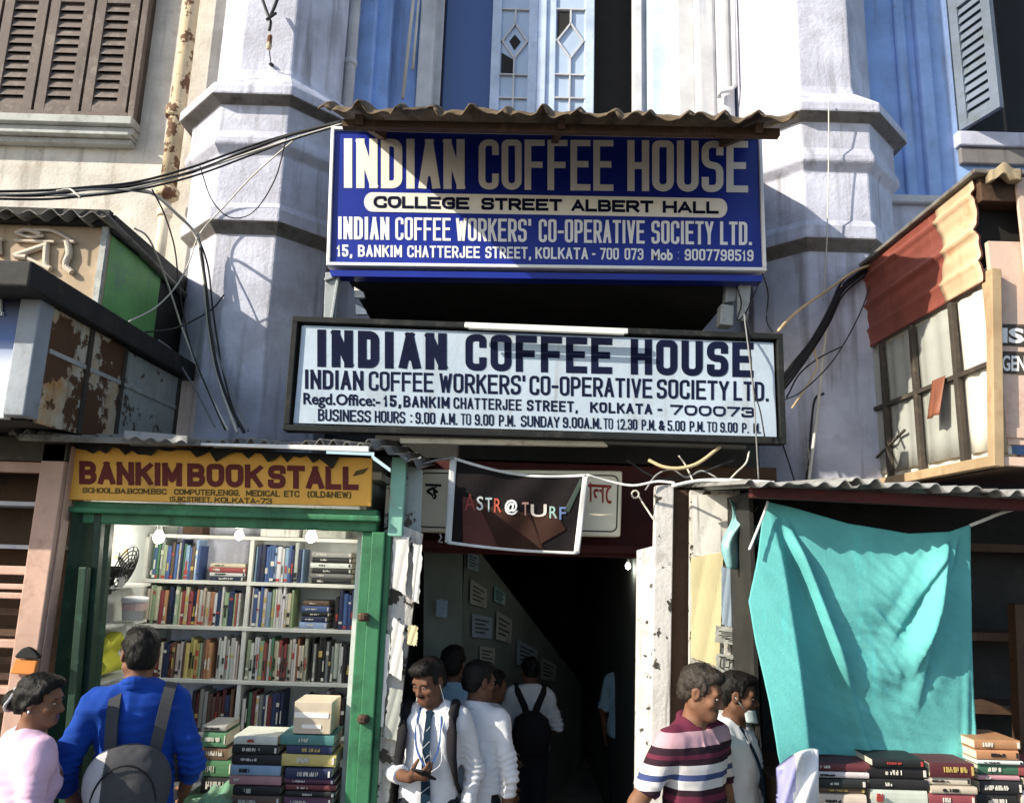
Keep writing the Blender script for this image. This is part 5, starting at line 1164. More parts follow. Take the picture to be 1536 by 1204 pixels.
def shelf_row(px0, px1, zbase, pal, where, Yf=YB0 + .005, hmin=.19, hmax=.25, tmin=.009, tmax=.026, start=0):
    x = X_(px0, 900, Yf) + .014; xe = X_(px1, 900, Yf) - .014; i = start
    while True:
        t = rnd.uniform(tmin, tmax); h = rnd.uniform(hmin, hmax)
        if x + t > xe: break
        cn = rnd.choice(pal); band = rnd.choice('wwgkr') if cn not in ('white', 'cream') else rnd.choice('kkrg')
        thick = 'thin' if t < .014 else 'thick' if t > .022 else 'slim' if h > .215 else 'short' if h < .18 else 'plain'
        add_book(x, x + t, Yf + rnd.uniform(-.004, .012), .15, zbase + .001, zbase + h, False, cn, band, f'{thick} {cn} book {ORD[i]} from the left {where}', 'books on the shelf unit')
        x += t + rnd.uniform(.0008, .0025); i += 1
def shelf_stack(px0, px1, zbase, n, pal, where, Yf=YB0 + .005, th=(.018, .032), group='books on the shelf unit', d=.16):
    x0 = X_(px0, 900, Yf) + .014; x1 = X_(px1, 900, Yf) - .014; z = zbase + .001
    for i in range(n):
        h = rnd.uniform(*th); cn = pal[i % len(pal)]; s = rnd.uniform(0, .018); e = rnd.uniform(0, .02)
        band = 'w' if cn not in ('white', 'cream', 'yellow') else 'k'
        pos = 'bottom' if i == 0 else 'top' if i == n - 1 else ORD[i] + ' up'
        add_book(x0 + s, x1 - e, Yf + rnd.uniform(0, .012), d, z, z + h, True, cn, band, f'{cn} book lying {pos} in the stack {where}', group)
        z += h + .001
    return z
Z1, Z2, Z3, Z4, Z5 = shz
shelf_row(216, 298, Z1, ['green', 'navy', 'pale green', 'blue', 'blue', 'light blue', 'grey', 'brown', 'white'], 'on the top shelf, left bay', hmax=.245)
shelf_stack(304, 369, Z1, 4, ['navy', 'white', 'red', 'cream'], 'on the top shelf, left bay', th=(.02, .03))
shelf_row(374, 456, Z1, ['blue', 'blue', 'light blue', 'white', 'navy', 'light blue', 'white'], 'on the top shelf, right bay', hmax=.245)
shelf_stack(457, 530, Z1, 6, ['black', 'grey', 'black', 'white', 'black', 'grey'], 'on the top shelf, right bay', th=(.024, .033))
shelf_row(216, 369, Z2, ['white', 'cream', 'pale green', 'white', 'red', 'white', 'orange', 'light blue', 'navy', 'white', 'cream'], 'on the second shelf, left bay', hmin=.19, hmax=.235, tmax=.03)
shelf_row(374, 446, Z2, ['white', 'light blue', 'white', 'pale green', 'blue', 'white', 'cream'], 'on the second shelf, right bay')
shelf_stack(447, 500, Z2, 5, ['light blue', 'navy', 'black', 'blue', 'brown'], 'on the second shelf, right bay', th=(.02, .04))
shelf_row(500, 548, Z2, ['navy', 'blue', 'black'], 'past the stack of the second shelf')
shelf_row(216, 330, Z3, ['yellow', 'brown', 'maroon', 'cream', 'yellow', 'navy', 'brown', 'red', 'orange', 'white', 'pale green'], 'on the third shelf, left bay', hmax=.235)
shelf_row(330, 369, Z3, ['white', 'white', 'grey', 'white', 'cream'], 'among the pale ones on the third shelf', hmin=.19)
shelf_row(374, 470, Z3, ['cream', 'pale green', 'maroon', 'white', 'orange', 'red', 'cream', 'green', 'brown', 'cream', 'white'], 'on the third shelf, right bay')
shelf_row(470, 545, Z3, ['black', 'white', 'black', 'black', 'grey'], 'at the dark end of the third shelf', hmin=.2)
shelf_row(300, 369, Z4, ['brown', 'black', 'maroon', 'grey', 'navy', 'brown'], 'on the fourth shelf, left bay')
shelf_row(374, 440, Z4, ['navy', 'black', 'green', 'grey', 'white', 'maroon', 'navy'], 'on the fourth shelf, right bay')
shelf_row(460, 545, Z4, ['red', 'grey', 'black', 'green', 'grey'], 'behind the cream box on the fourth shelf')
# stock on top of the unit
for i, (a, c_, h, key) in enumerate(((275, 305, .05, 'brown_wood'), (392, 450, .055, 'paper_white'), (455, 520, .06, 'paper_grey'))):
    b = MB(); b.box(X_(a, 800, 4.9), X_(c_, 800, 4.9), 4.88, 5.04, ztop + .001, ztop + h)
    tag(b.build('packet', M[key], bevel=.004), ('small brown box', 'flat white paper packet', 'flat grey paper packet')[i] + ' on top of the bookshelf', 'packet')
# table stacks in front of the stall
def px_stack(px0, px1, rows, Y, where, group, d=.22, letter=True):
    """rows: (y_top, y_bottom, colour, band) from the top of the picture down"""
    n = len(rows)
    for i, (a, c_, cn, band) in enumerate(rows):
        s0, s1 = rnd.uniform(-4, 5), rnd.uniform(-5, 4)
        x0, x1 = X_(px0 + s0, (a + c_) / 2, Y), X_(px1 + s1, (a + c_) / 2, Y)
        z1, z0 = Z_(a, Y, (px0 + px1) / 2), Z_(c_, Y, (px0 + px1) / 2) + .001
        pos = 'topmost' if i == 0 else ORD[i] + ' from the top'
        add_book(x0, x1, Y + rnd.uniform(-.008, .012), d, z0, z1, True, cn, band, f'{cn} book {pos} in the {where}', group)
YC = 4.02
G1 = 'books stacked on the stall counter'
px_stack(346, 420, [(1104, 1117, 'white', 'r'), (1118, 1131, 'black', 'w'), (1132, 1147, 'black', 'w'), (1148, 1163, 'light blue', 'k'), (1164, 1178, 'pink', 'w'), (1179, 1193, 'black', 'w'), (1194, 1212, 'brown', 'w')], YC, 'counter stack topped by the white book', G1)
px_stack(424, 500, [(1102, 1117, 'teal', 'w'), (1118, 1131, 'navy', 'g'), (1132, 1150, 'yellow', 'w'), (1152, 1167, 'navy', 'w'), (1168, 1176, 'purple', 'w'), (1177, 1185, 'maroon', 'w'), (1186, 1195, 'black', 'w'), (1196, 1212, 'purple', 'w')], YC, 'counter stack under the cream box', G1)
bx_ = thing('box', 'cream cardboard box set on the teal book of the counter stack', 'box', P(468, 1101, YC))
b = MB(); zt0, zt1_ = Z_(1101, YC, 468) + .002, Z_(1052, YC, 468)
b.box(X_(440, 1080, YC), X_(497, 1080, YC), YC, YC + .2, zt0, zt1_); b.build('carton', M['paper_yellow'] if False else mk('carton', (.56, .47, .36), rough=.8, stain=((.60, .48, .22), .3, 6)), bx_, bevel=.004)
b = MB(); b.box(X_(443, 1060, YC), X_(494, 1060, YC), YC - .003, YC - .001, Z_(1076, YC, 468), Z_(1068, YC, 468)); b.box(X_(455, 1060, YC), X_(484, 1060, YC), YC - .003, YC - .001, Z_(1092, YC, 468), Z_(1086, YC, 468)); b.build('label', M['sign_cream'], bx_)
px_stack(300, 342, [(1088, 1096, 'grey', 'k'), (1098, 1120, 'green', 'w'), (1122, 1140, 'brown', 'w'), (1141, 1165, 'green', 'w'), (1166, 1190, 'black', 'w'), (1191, 1212, 'green', 'w')], 4.25, 'dim stack beside the backpack', G1)
gc = MB(); gc.grid(lambda u, v: (X_(285 + 62 * u, 1190, 3.95) + .01 * math.sin(v * 9), 3.86 + .3 * v, zc + .03 + .05 * math.sin(math.pi * u) * (.6 + .4 * math.sin(v * 7)) + .012 * math.sin(u * 17 + v * 5)), 20, 14, (0, 0, .006))
tag(gc.build('cloth', M['cloth_green'], smooth=True), 'crumpled green cloth on the stall counter beside the grey backpack', 'cloth')
# right stall stock
G2 = 'books stacked under the turquoise sheet'
YQ = 3.46
px_stack(1218, 1304, [(1146, 1157, 'maroon', 'w'), (1158, 1167, 'white', 'k'), (1168, 1181, 'black', 'w'), (1182, 1190, 'brown', 'g'), (1191, 1210, 'cream', 'k')], YQ, 'pile next to the white bag', G2)
px_stack(1306, 1390, [(1138, 1150, 'black', 'r'), (1151, 1168, 'black', 'w'), (1169, 1184, 'black', 'w'), (1185, 1210, 'white', 'r')], YQ, 'second pile from the white bag', G2)
px_stack(1392, 1463, [(1144, 1166, 'maroon', 'g'), (1167, 1178, 'cream', 'k'), (1179, 1190, 'cream', 'k'), (1191, 1210, 'red', 'w')], YQ, 'pile with the bright red book', G2)
px_stack(1466, 1530, [(1110, 1124, 'orange', 'w'), (1125, 1139, 'orange', 'k'), (1140, 1146, 'white', 'k'), (1147, 1162, 'green', 'w'), (1163, 1170, 'pink', 'w'), (1171, 1190, 'black', 'w'), (1191, 1210, 'black', 'w')], YQ + .05, 'tall pile right of the turquoise sheet', G2)
px_stack(1533, 1600, [(1150, 1165, 'red', 'w'), (1166, 1185, 'black', 'w'), (1186, 1210, 'white', 'k')], YQ + .05, 'pile at the right edge of the stall', G2)
bg_ = MB(); bg_.grid(lambda u, v: P(1168 + 60 * u, 1124 + 30 * (1 - u) ** 2 + 92 * v, 3.24 - .05 * math.sin(math.pi * u) + .02 * math.sin(v * 6 + u * 9)), 14, 14, (0, .03, 0))
o = bg_.build('plastic_bag', [M['plastic_white'], M['plastic_lilac']], smooth=True)
for p in o.data.polygons:
    if p.center.x < -.03: p.material_index = 1
tag(o, 'white and lilac plastic bag hanging at the counter corner below the turquoise sheet', 'bag')
# ================================================================ people: bodies grown from smooth blended limbs
def vnoise(p, seed=0):
    rs = np.random.RandomState(seed); G = rs.uniform(-1, 1, (16, 16, 16))
    i = np.floor(p).astype(int); f = p - i; f = f * f * (3 - 2 * f); i %= 16; j = (i + 1) % 16
    x, y, z = f[:, 0], f[:, 1], f[:, 2]
    g = lambda a, b, c: G[a[:, 0], b[:, 1], c[:, 2]]
    c00 = g(i, i, i) * (1 - x) + g(j, i, i) * x; c10 = g(i, j, i) * (1 - x) + g(j, j, i) * x
    c01 = g(i, i, j) * (1 - x) + g(j, i, j) * x; c11 = g(i, j, j) * (1 - x) + g(j, j, j) * x
    return (c00 * (1 - y) + c10 * y) * (1 - z) + (c01 * (1 - y) + c11 * y) * z
class Field:
    def __init__(s, lo, hi, h):
        s.h = h; s.lo = np.array(lo, float); n = np.ceil((np.array(hi) - s.lo) / h).astype(int) + 1
        s.ax = [s.lo[i] + h * np.arange(n[i]) for i in range(3)]; s.F = np.full(n, 1.0, np.float32)
    def _sub(s, lo, hi, m):
        sl = []
        for i in range(3):
            a = max(0, int((lo[i] - m - s.lo[i]) / s.h)); b = min(len(s.ax[i]), int((hi[i] + m - s.lo[i]) / s.h) + 2); sl.append(slice(a, max(a, b)))
        X, Y, Z = np.meshgrid(*[s.ax[i][sl[i]] for i in range(3)], indexing='ij')
        return tuple(sl), X, Y, Z
    def _mix(s, sl, d, k, op):
        f = s.F[sl]
        if f.size == 0: return
        if op == 'sub': f2 = np.maximum(f, -d) if k <= 0 else -(s._smin(-f, d, k))
        elif op == 'int': f2 = np.maximum(f, d)
        else: f2 = np.minimum(f, d) if k <= 0 else s._smin(f, d, k)
        s.F[sl] = f2
    @staticmethod
    def _smin(a, b, k):
        h = np.clip(.5 + .5 * (b - a) / k, 0, 1); return b * (1 - h) + a * h - k * h * (1 - h)
    def cap(s, a, b, ra, rb, k=.03, op='add', flat=None):
        """tapered limb; flat=(axis vector, ratio) squeezes it along that axis"""
        a, b = np.array(a, float), np.array(b, float); r = max(ra, rb)
        sl, X, Y, Z = s._sub(np.minimum(a, b) - r, np.maximum(a, b) + r, k + 3 * s.h)
        ab = b - a; L2 = max(1e-9, ab @ ab)
        px, py, pz = X - a[0], Y - a[1], Z - a[2]
        t = np.clip((px * ab[0] + py * ab[1] + pz * ab[2]) / L2, 0, 1)
        qx, qy, qz = px - t * ab[0], py - t * ab[1], pz - t * ab[2]
        sc_ = 1
        if flat:
            n, ratio = np.array(flat[0], float), flat[1]; n /= np.linalg.norm(n)
            dt = qx * n[0] + qy * n[1] + qz * n[2]; g = dt * (1 / ratio - 1)
            qx, qy, qz = qx + g * n[0], qy + g * n[1], qz + g * n[2]; sc_ = .5 + .5 * ratio
        d = (np.sqrt(qx ** 2 + qy ** 2 + qz ** 2) - (ra + (rb - ra) * t)) * sc_
        s._mix(sl, d, k, op); return s
    def ell(s, c, r, k=.02, op='add', M_=None):
        c, r = np.array(c, float), np.array(r, float); R_ = r.max()
        sl, X, Y, Z = s._sub(c - R_, c + R_, k + 3 * s.h)
        x, y, z = X - c[0], Y - c[1], Z - c[2]
        if M_ is not None:
            A = np.array(M_).T; x, y, z = A[0, 0] * x + A[0, 1] * y + A[0, 2] * z, A[1, 0] * x + A[1, 1] * y + A[1, 2] * z, A[2, 0] * x + A[2, 1] * y + A[2, 2] * z
        k0 = np.sqrt((x / r[0]) ** 2 + (y / r[1]) ** 2 + (z / r[2]) ** 2); k1 = np.sqrt((x / r[0] ** 2) ** 2 + (y / r[1] ** 2) ** 2 + (z / r[2] ** 2) ** 2) + 1e-9
        s._mix(sl, k0 * (k0 - 1) / k1, k, op); return s
    def plane(s, p, n, op='int'):
        X, Y, Z = np.meshgrid(*s.ax, indexing='ij'); n = np.array(n, float); n /= np.linalg.norm(n)
        d = (X - p[0]) * n[0] + (Y - p[1]) * n[1] + (Z - p[2]) * n[2]
        s.F = np.maximum(s.F, d).astype(np.float32); return s
    def mesh(s):
        Fv = s.F; nx, ny, nz = Fv.shape; sh = (nx - 1, ny - 1, nz - 1)
        acc = np.zeros(sh + (3,), np.float32); cnt = np.zeros(sh, np.int16); ins = Fv < 0
        for ax in range(3):
            o1, o2 = [i for i in range(3) if i != ax]
            for a in (0, 1):
                for b in (0, 1):
                    s0 = [None] * 3; s1 = [None] * 3
                    s0[ax] = slice(0, -1); s1[ax] = slice(1, None)
                    for o, q in ((o1, a), (o2, b)):
                        sl = slice(q, Fv.shape[o] - 1 + q); s0[o] = sl; s1[o] = sl
                    f0, f1 = Fv[tuple(s0)], Fv[tuple(s1)]; m = (f0 < 0) != (f1 < 0)
                    t = np.where(m, f0 / np.where(m, f0 - f1, 1), 0)
                    acc[..., ax] += t; acc[..., o1] += m * a; acc[..., o2] += m * b; cnt += m
        act = cnt > 0; idx = np.full(sh, -1, np.int64); idx[act] = np.arange(act.sum())
        g = np.argwhere(act).astype(np.float32)
        V = (g + acc[act] / cnt[act][:, None]) * s.h + s.lo
        faces = []
        for ax in range(3):
            o1, o2 = [(1, 2), (2, 0), (0, 1)][ax]
            s0 = [slice(None)] * 3; s1 = [slice(None)] * 3
            s0[ax] = slice(0, -1); s1[ax] = slice(1, None)
            for o in (o1, o2): s0[o] = slice(1, -1); s1[o] = slice(1, -1)
            a0, a1 = ins[tuple(s0)], ins[tuple(s1)]; e = np.argwhere(a0 != a1)
            if not len(e): continue
            sg = a0[a0 != a1]
            e = e.copy(); e[:, o1] += 1; e[:, o2] += 1
            def ci(d1, d2):
                q = e.copy(); q[:, o1] += d1; q[:, o2] += d2; return idx[q[:, 0], q[:, 1], q[:, 2]]
            q = np.stack([ci(-1, -1), ci(0, -1), ci(0, 0), ci(-1, 0)], 1)
            q[~sg] = q[~sg][:, ::-1]
            faces.append(q)
        return V, np.concatenate(faces)
def fmesh(name, fld, mats, parent, disp=None, matfn=None, extra=None):
    V, Q = fld.mesh()
    ok = (Q >= 0).all(1); Q = Q[ok]
    if disp is not None:
        n = np.zeros_like(V); a, b, c = V[Q[:, 0]], V[Q[:, 1]], V[Q[:, 2]]; fn = np.cross(b - a, c - a)
        for i in range(4): np.add.at(n, Q[:, i], fn)
        n /= np.linalg.norm(n, axis=1)[:, None] + 1e-12; V = V + n * disp(V)[:, None]
    me = bpy.data.meshes.new(name); me.from_pydata(V.tolist(), [], Q.tolist())
    for m_ in (mats if isinstance(mats, list) else [mats]): me.materials.append(m_)
    me.polygons.foreach_set('use_smooth', [True] * len(Q))
    if matfn is not None:
        c = V[Q].mean(1); me.polygons.foreach_set('material_index', matfn(c).astype(int).tolist())
    if extra is not None:
        import bmesh
        bm = bmesh.new(); bm.from_mesh(me)
        for verts, fs, mi in extra:
            vv = [bm.verts.new(p) for p in verts]
            for f in fs:
                ff = bm.faces.new([vv[i] for i in f]); ff.material_index = mi; ff.smooth = True
        bm.to_mesh(me); bm.free()
    me.update()
    o = bpy.data.objects.new(name, me); COL.objects.link(o); o.parent = parent; return o
def ballmesh(c, r, n=8, rows=6):
    c = np.array(c); v = []; f = []
    for j in range(rows + 1):
        th = math.pi * j / rows
        for i in range(n):
            a = 2 * math.pi * i / n; v.append((c[0] + r[0] * math.sin(th) * math.cos(a), c[1] + r[1] * math.sin(th) * math.sin(a), c[2] + r[2] * math.cos(th)))
    for j in range(rows):
        for i in range(n): f.append((j * n + i, (j + 1) * n + i, (j + 1) * n + (i + 1) % n, j * n + (i + 1) % n))
    return v, f
def rotm(yaw, pitch, roll=0):   # face looks along -Y; yaw turns it towards +X; pitch > 0 looks down
    return np.array(Matrix.Rotation(yaw, 3, 'Z') @ Matrix.Rotation(pitch, 3, 'X') @ Matrix.Rotation(roll, 3, 'Y'))

SKIN = mk('skin', (.20, .098, .058), rough=.62, var=.22, vs_=22, bump=.12, bs=160, spec=.22, stain=((.15, .07, .042), .3, 30))
SKIN_D = mk('skin_deep', (.14, .068, .041), rough=.62, var=.22, vs_=22, bump=.12, bs=160, spec=.22, stain=((.10, .048, .03), .3, 30))
LIP = mk('lip', (.135, .055, .040), rough=.45, var=.05, bump=0)
HAIR = mk('hair', (.008, .007, .0065), rough=.5, var=.5, vs_=60, bump=.35, bs=220, spec=.18)
HAIR_G = mk('hair_greying', (.050, .040, .032), rough=.55, var=.6, vs_=70, bump=.4, bs=220, spec=.2, stain=((.010, .008, .007), .6, 26))
EYEW = mk('eye_white', (.6, .57, .52), rough=.3, var=0, bump=0)
CLOTH = lambda nm, c, **k: mk(nm, c, rough=.9, var=.08, bump=.25, bs=180, spec=.15, **k)
CLOTH('shirt_white', (.66, .67, .70)); CLOTH('shirt_blue', (.012, .055, .31)); CLOTH('dress_pink', (.66, .44, .58)); CLOTH('trousers_dark', (.02, .022, .03)); CLOTH('trousers_blue', (.05, .12, .30))
CLOTH('shirt_dim', (.26, .40, .50)); CLOTH('bag_grey', (.060, .060, .065)); CLOTH('bag_black', (.018, .017, .02)); CLOTH('bag_light', (.42, .41, .42)); CLOTH('tie_navy', (.008, .022, .04)); CLOTH('tie_stripe', (.34, .36, .40)); CLOTH('lanyard_blue', (.04, .08, .22)); CLOTH('mask_pale', (.50, .58, .60))
HOOP = .93      # striped polo: hoops by height
def hoop_material(name, stops):
    m = mat(name, (.1, .1, .1), rough=.9, var=0, bump=.25, bs=180, spec=.15); t = m.node_tree
    tc = t.nodes.new('ShaderNodeTexCoord'); sp = t.nodes.new('ShaderNodeSeparateXYZ'); mr = t.nodes.new('ShaderNodeMapRange'); rp = t.nodes.new('ShaderNodeValToRGB')
    mr.inputs[1].default_value = .9 * HOOP; mr.inputs[2].default_value = 1.5 * HOOP
    t.links.new(tc.outputs['Object'], sp.inputs[0]); t.links.new(sp.outputs[2], mr.inputs[0]); t.links.new(mr.outputs[0], rp.inputs[0])
    rp.color_ramp.interpolation = 'CONSTANT'; e = rp.color_ramp.elements
    for i, (z, c) in enumerate(stops):
        p = (z - .9) / .6
        if i < 2: e[i].position = p; e[i].color = (*c, 1)
        else: e.new(p).color = (*c, 1)
    t.links.new(rp.outputs[0], t.nodes['Principled BSDF'].inputs['Base Color']); M[name] = m
mar, wh, bk_, bl, pk = (.12, .022, .045), (.60, .58, .58), (.03, .014, .022), (.05, .07, .18), (.50, .30, .34)
hoop_material('polo_stripes', [(.90, bk_), (1.05, wh), (1.085, bl), (1.11, wh), (1.145, bk_), (1.17, mar), (1.20, bk_), (1.225, wh), (1.265, bl), (1.29, wh), (1.33, bk_), (1.355, mar), (1.375, bk_), (1.405, pk), (1.465, mar)])

def unit(v): v = np.array(v, float); return v / (np.linalg.norm(v) + 1e-9)
def make_person(label, loc, yaw, H=1.70, head=(0, 0, 0), skin=SKIN, hair=HAIR, hair_style='short', arms=None, hands=None, shirt=None, sleeve=1.0, trousers='trousers_dark', hem=.86, tuck=False, collar=True,
                beard=0, skirt=False, seed=0, group=None, fem=False, lean=(0, 0), legs=((0, 0), (0, 0)), bulk=1.0, folds=.009, face=True, res=.0062):
    """local frame: x to the person's left, -y forward, z up, feet at z = 0"""
    s = H / 1.70
    t = thing('person', label, 'person', loc, group, yaw)
    J = lambda x, y, z: np.array((x * s + lean[0] * max(0, z - .9) , y * s + lean[1] * max(0, z - .9), z * s))
    hw = .145 if fem else .166
    shL, shR = J(hw, .005, 1.385), J(-hw, .005, 1.385)
    arms = arms or {}
    eL, wL = arms.get('L', ((.235, .03, 1.10), (.235, -.03, .86))); eR, wR = arms.get('R', ((-.235, .03, 1.10), (-.235, -.03, .86)))
    eL, wL, eR, wR = J(*eL), J(*wL), J(*eR), J(*wR)
    hands = hands or {}
    hipz = .90
    lo, hi = (-.62 * s, -.62 * s, -.01), (.62 * s, .45 * s, 1.80 * s)
    pts = np.array([eL, wL, eR, wR]); lo = (min(-.28, pts[:, 0].min() - .2), min(-.26, pts[:, 1].min() - .2), -.02); hi = (max(.28, pts[:, 0].max() + .2), max(.26, pts[:, 1].max() + .2), 1.76 * s + .04)
    B = Field(lo, hi, res)
    FY = (0, 1, 0)
    def torso(f, g, k=.05, low=None):
        f.cap(J(0, .0, .94), J(0, .005, 1.10), (.150 if not fem else .155) * s * bulk + g, .140 * s * bulk + g, k, flat=(FY, .72))
        f.cap(J(0, .005, 1.10), J(0, 0, 1.28), .140 * s * bulk + g, .163 * s * bulk + g, k, flat=(FY, .70))
        f.cap(shL * [.72, 1, .993], shR * [.72, 1, .993], .066 * s + g, .066 * s + g, k, flat=(FY, .95))
        f.cap(J(.085, .012, 1.385), J(.04, .012, 1.425), .040 * s + g, .036 * s + g, k); f.cap(J(-.085, .012, 1.385), J(-.04, .012, 1.425), .040 * s + g, .036 * s + g, k)
        if fem: f.ell(J(.065, -.085, 1.25), (.055, .05, .055), .04); f.ell(J(-.065, -.085, 1.25), (.055, .05, .055), .04)
    torso(B, 0)
    legJ = []
    for i, sx in ((0, 1), (1, -1)):
        dy, dx = legs[i]
        hip, kn, an = J(.085 * sx, 0, hipz), J(.09 * sx + dx * .5, dy * .5 - .02, .48), J(.095 * sx + dx, dy + .02, .09)
        legJ.append((hip, kn, an))
        B.cap(hip, kn, .085 * s, .058 * s, .04); B.cap(kn, an, .056 * s, .040 * s, .03); B.cap(an + [0, .03, -.045 * s], an + [0, -.15 * s, -.055 * s], .040 * s, .030 * s, .03, flat=((0, 0, 1), .9))
    for sh_, e_, w_ in ((shL, eL, wL), (shR, eR, wR)):
        B.cap(sh_, e_, .052 * s * (.85 if fem else 1), .040 * s, .035); B.cap(e_, w_, .040 * s, .027 * s, .02)
    # hands
    for side, e_, w_ in (('L', eL, wL), ('R', eR, wR)):
        hd = hands.get(side, {})
        d = unit(hd.get('dir', w_ - e_)); n = np.array(hd.get('palm', (-.9 if side == 'L' else .9, -.2, 0)), float); n = unit(n - d * (n @ d)); c_ = np.cross(d, n)
        if side == 'L': c_ = -c_
        # c_ points to the thumb side
        thumb_side = unit(np.array(hd.get('thumb', (0, -1, 0)), float)); c_ = c_ if c_ @ thumb_side >= 0 else -c_
        L = .185 * s; curl = hd.get('curl', .35)
        kn0 = w_ + d * L * .50
        B.cap(w_ + d * .01, kn0, .026 * s, .036 * s, .015, flat=(n, .42))
        for q in range(4):
            off = (1.5 - q) * .0185 * s; ln = L * (.40, .46, .43, .34)[q]
            b0 = kn0 + c_ * off - d * .006 * abs(q - 1); a1 = curl * (.7 + .12 * q)
            d1 = unit(d * math.cos(a1) + n * math.sin(a1)); d2 = unit(d * math.cos(a1 * 2.1) + n * math.sin(a1 * 2.1)); d3 = unit(d * math.cos(a1 * 2.9) + n * math.sin(a1 * 2.9))
            p1 = b0 + d1 * ln * .46; p2 = p1 + d2 * ln * .32; p3 = p2 + d3 * ln * .22
            B.cap(b0, p1, .0098 * s, .0090 * s, .006); B.cap(p1, p2, .0090 * s, .0082 * s, .004); B.cap(p2, p3, .0082 * s, .0070 * s, .004)
        tb = w_ + d * L * .16 + c_ * .026 * s; td = unit(d * .72 + c_ * .62 + n * .35 * (1 + curl)); t1 = tb + td * L * .26; t2 = t1 + unit(td + n * .5 * curl + d * .4) * L * .19
        B.cap(tb, t1, .0150 * s, .0112 * s, .012); B.cap(t1, t2, .0112 * s, .0085 * s, .005)
    # neck and head
    nk = J(0, .0, 1.475)
    HR = rotm(R(head[0]), R(head[1]), R(head[2])); 
    hs = s * 1.0
    hb = J(0, -.012, 1.50)            # pivot under the skull
    Hd = lambda x, y, z: hb + HR @ (np.array((x, y, z)) * hs)
    B.cap(J(0, .02, 1.40), Hd(0, .005, .045), .058 * s, .052 * s, .03)
    B.ell(Hd(0, .012, .125), (.0735 * hs, .093 * hs, .085 * hs), .02, M_=HR)
    B.ell(Hd(0, -.022, .055), (.056 * hs, .066 * hs, .062 * hs), .03, M_=HR)
    B.ell(Hd(0, -.066, .012), (.026 * hs, .024 * hs, .020 * hs), .03, M_=HR)          # chin
    B.cap(Hd(.052, .01, .04), Hd(.02, -.066, .012), .018 * hs, .016 * hs, .03); B.cap(Hd(-.052, .01, .04), Hd(-.02, -.066, .012), .018 * hs, .016 * hs, .03)
    B.cap(Hd(0, -.082, .102), Hd(0, -.103, .066), .009 * hs, .0135 * hs, .012)         # nose
    B.ell(Hd(.013, -.092, .062), (.009 * hs,) * 3, .008); B.ell(Hd(-.013, -.092, .062), (.009 * hs,) * 3, .008)
    B.cap(Hd(.045, -.070, .118), Hd(-.045, -.070, .118), .012 * hs, .012 * hs, .02)     # brow
    for sx in (1, -1):
        B.ell(Hd(.031 * sx, -.090, .098), (.017 * hs, .012 * hs, .011 * hs), .012, op='sub', M_=HR)
        B.ell(Hd(.046 * sx, -.060, .072), (.022 * hs, .020 * hs, .018 * hs), .02, M_=HR)   # cheek
        B.ell(Hd(.076 * sx, .012, .092), (.009 * hs, .020 * hs, .031 * hs), .006, M_=HR)   # ear
        B.ell(Hd(.083 * sx, .006, .094), (.006 * hs, .011 * hs, .018 * hs), .004, op='sub', M_=HR)
    B.cap(Hd(.020, -.083, .037), Hd(-.020, -.083, .037), .0075 * hs, .0075 * hs, .008); B.cap(Hd(.016, -.082, .026), Hd(-.016, -.082, .026), .0085 * hs, .0085 * hs, .008)
    extra = []
    if face:
        for sx in (1, -1):
            for cc, rr_, mi in (((.031, -.0775, .0965), (.0135, .0065, .0052), 2), ((.0305, -.0815, .0965), (.0055, .0045, .0052), 3), ((.031, -.0790, .1015), (.0155, .0075, .0048), 0), ((.033, -.0835, .117), (.019, .006, .0036), 3)):
                c0 = Hd(cc[0] * sx, cc[1], cc[2]); v, f = ballmesh((0, 0, 0), tuple(q * hs for q in rr_), 10, 6); extra.append(([tuple(c0 + HR @ np.array(p)) for p in v], f, mi))
    def skinmat(c):
        q = (c - hb) @ HR / hs
        mi = np.zeros(len(c), int)
        mi[(np.abs(q[:, 0]) < .021) & (q[:, 1] < -.078) & (q[:, 2] > .020) & (q[:, 2] < .043)] = 1
        if beard:
            bz = (q[:, 1] < .0) & (q[:, 2] < .047 + .35 * np.maximum(0, np.abs(q[:, 0]) - .035)) & (q[:, 2] > -.02) & (np.abs(q[:, 0]) > .0) & ~((np.abs(q[:, 0]) < .02) & (q[:, 2] > .022) & (q[:, 2] < .042))
            ms = (q[:, 1] < -.075) & (np.abs(q[:, 0]) < .029) & (q[:, 2] > .041) & (q[:, 2] < .055)
            mi[ms] = 3
            if beard > 1: mi[bz] = 3
        return mi
    body = fmesh('body', B, [skin, LIP, EYEW, hair], t, matfn=skinmat, extra=extra)
    # hair
    lo2 = hb + np.array((-.2, -.2, -.22)) * s; hi2 = hb + np.array((.2, .2, .30)) * s
    Hf = Field(lo2, hi2, .0055)
    Hf.ell(Hd(0, .016, .134), (.080 * hs, .098 * hs, .086 * hs), .01, M_=HR)
    if hair_style != 'cap':
        Hf.ell(Hd(0, .060, .085), (.068 * hs, .052 * hs, .070 * hs), .02, M_=HR)
        Hf.ell(Hd(0, -.038, .184), (.058 * hs, .050 * hs, .026 * hs), .02, M_=HR)
        if hair_style == 'quiff': Hf.ell(Hd(.01, -.052, .196), (.060 * hs, .046 * hs, .030 * hs), .02, M_=HR); Hf.ell(Hd(-.02, -.068, .180), (.04 * hs, .03 * hs, .024 * hs), .02, M_=HR)
        for sx in (1, -1): Hf.cap(Hd(.074 * sx, -.020, .14), Hd(.073 * sx, -.018, .100), .009 * hs, .005 * hs, .01)
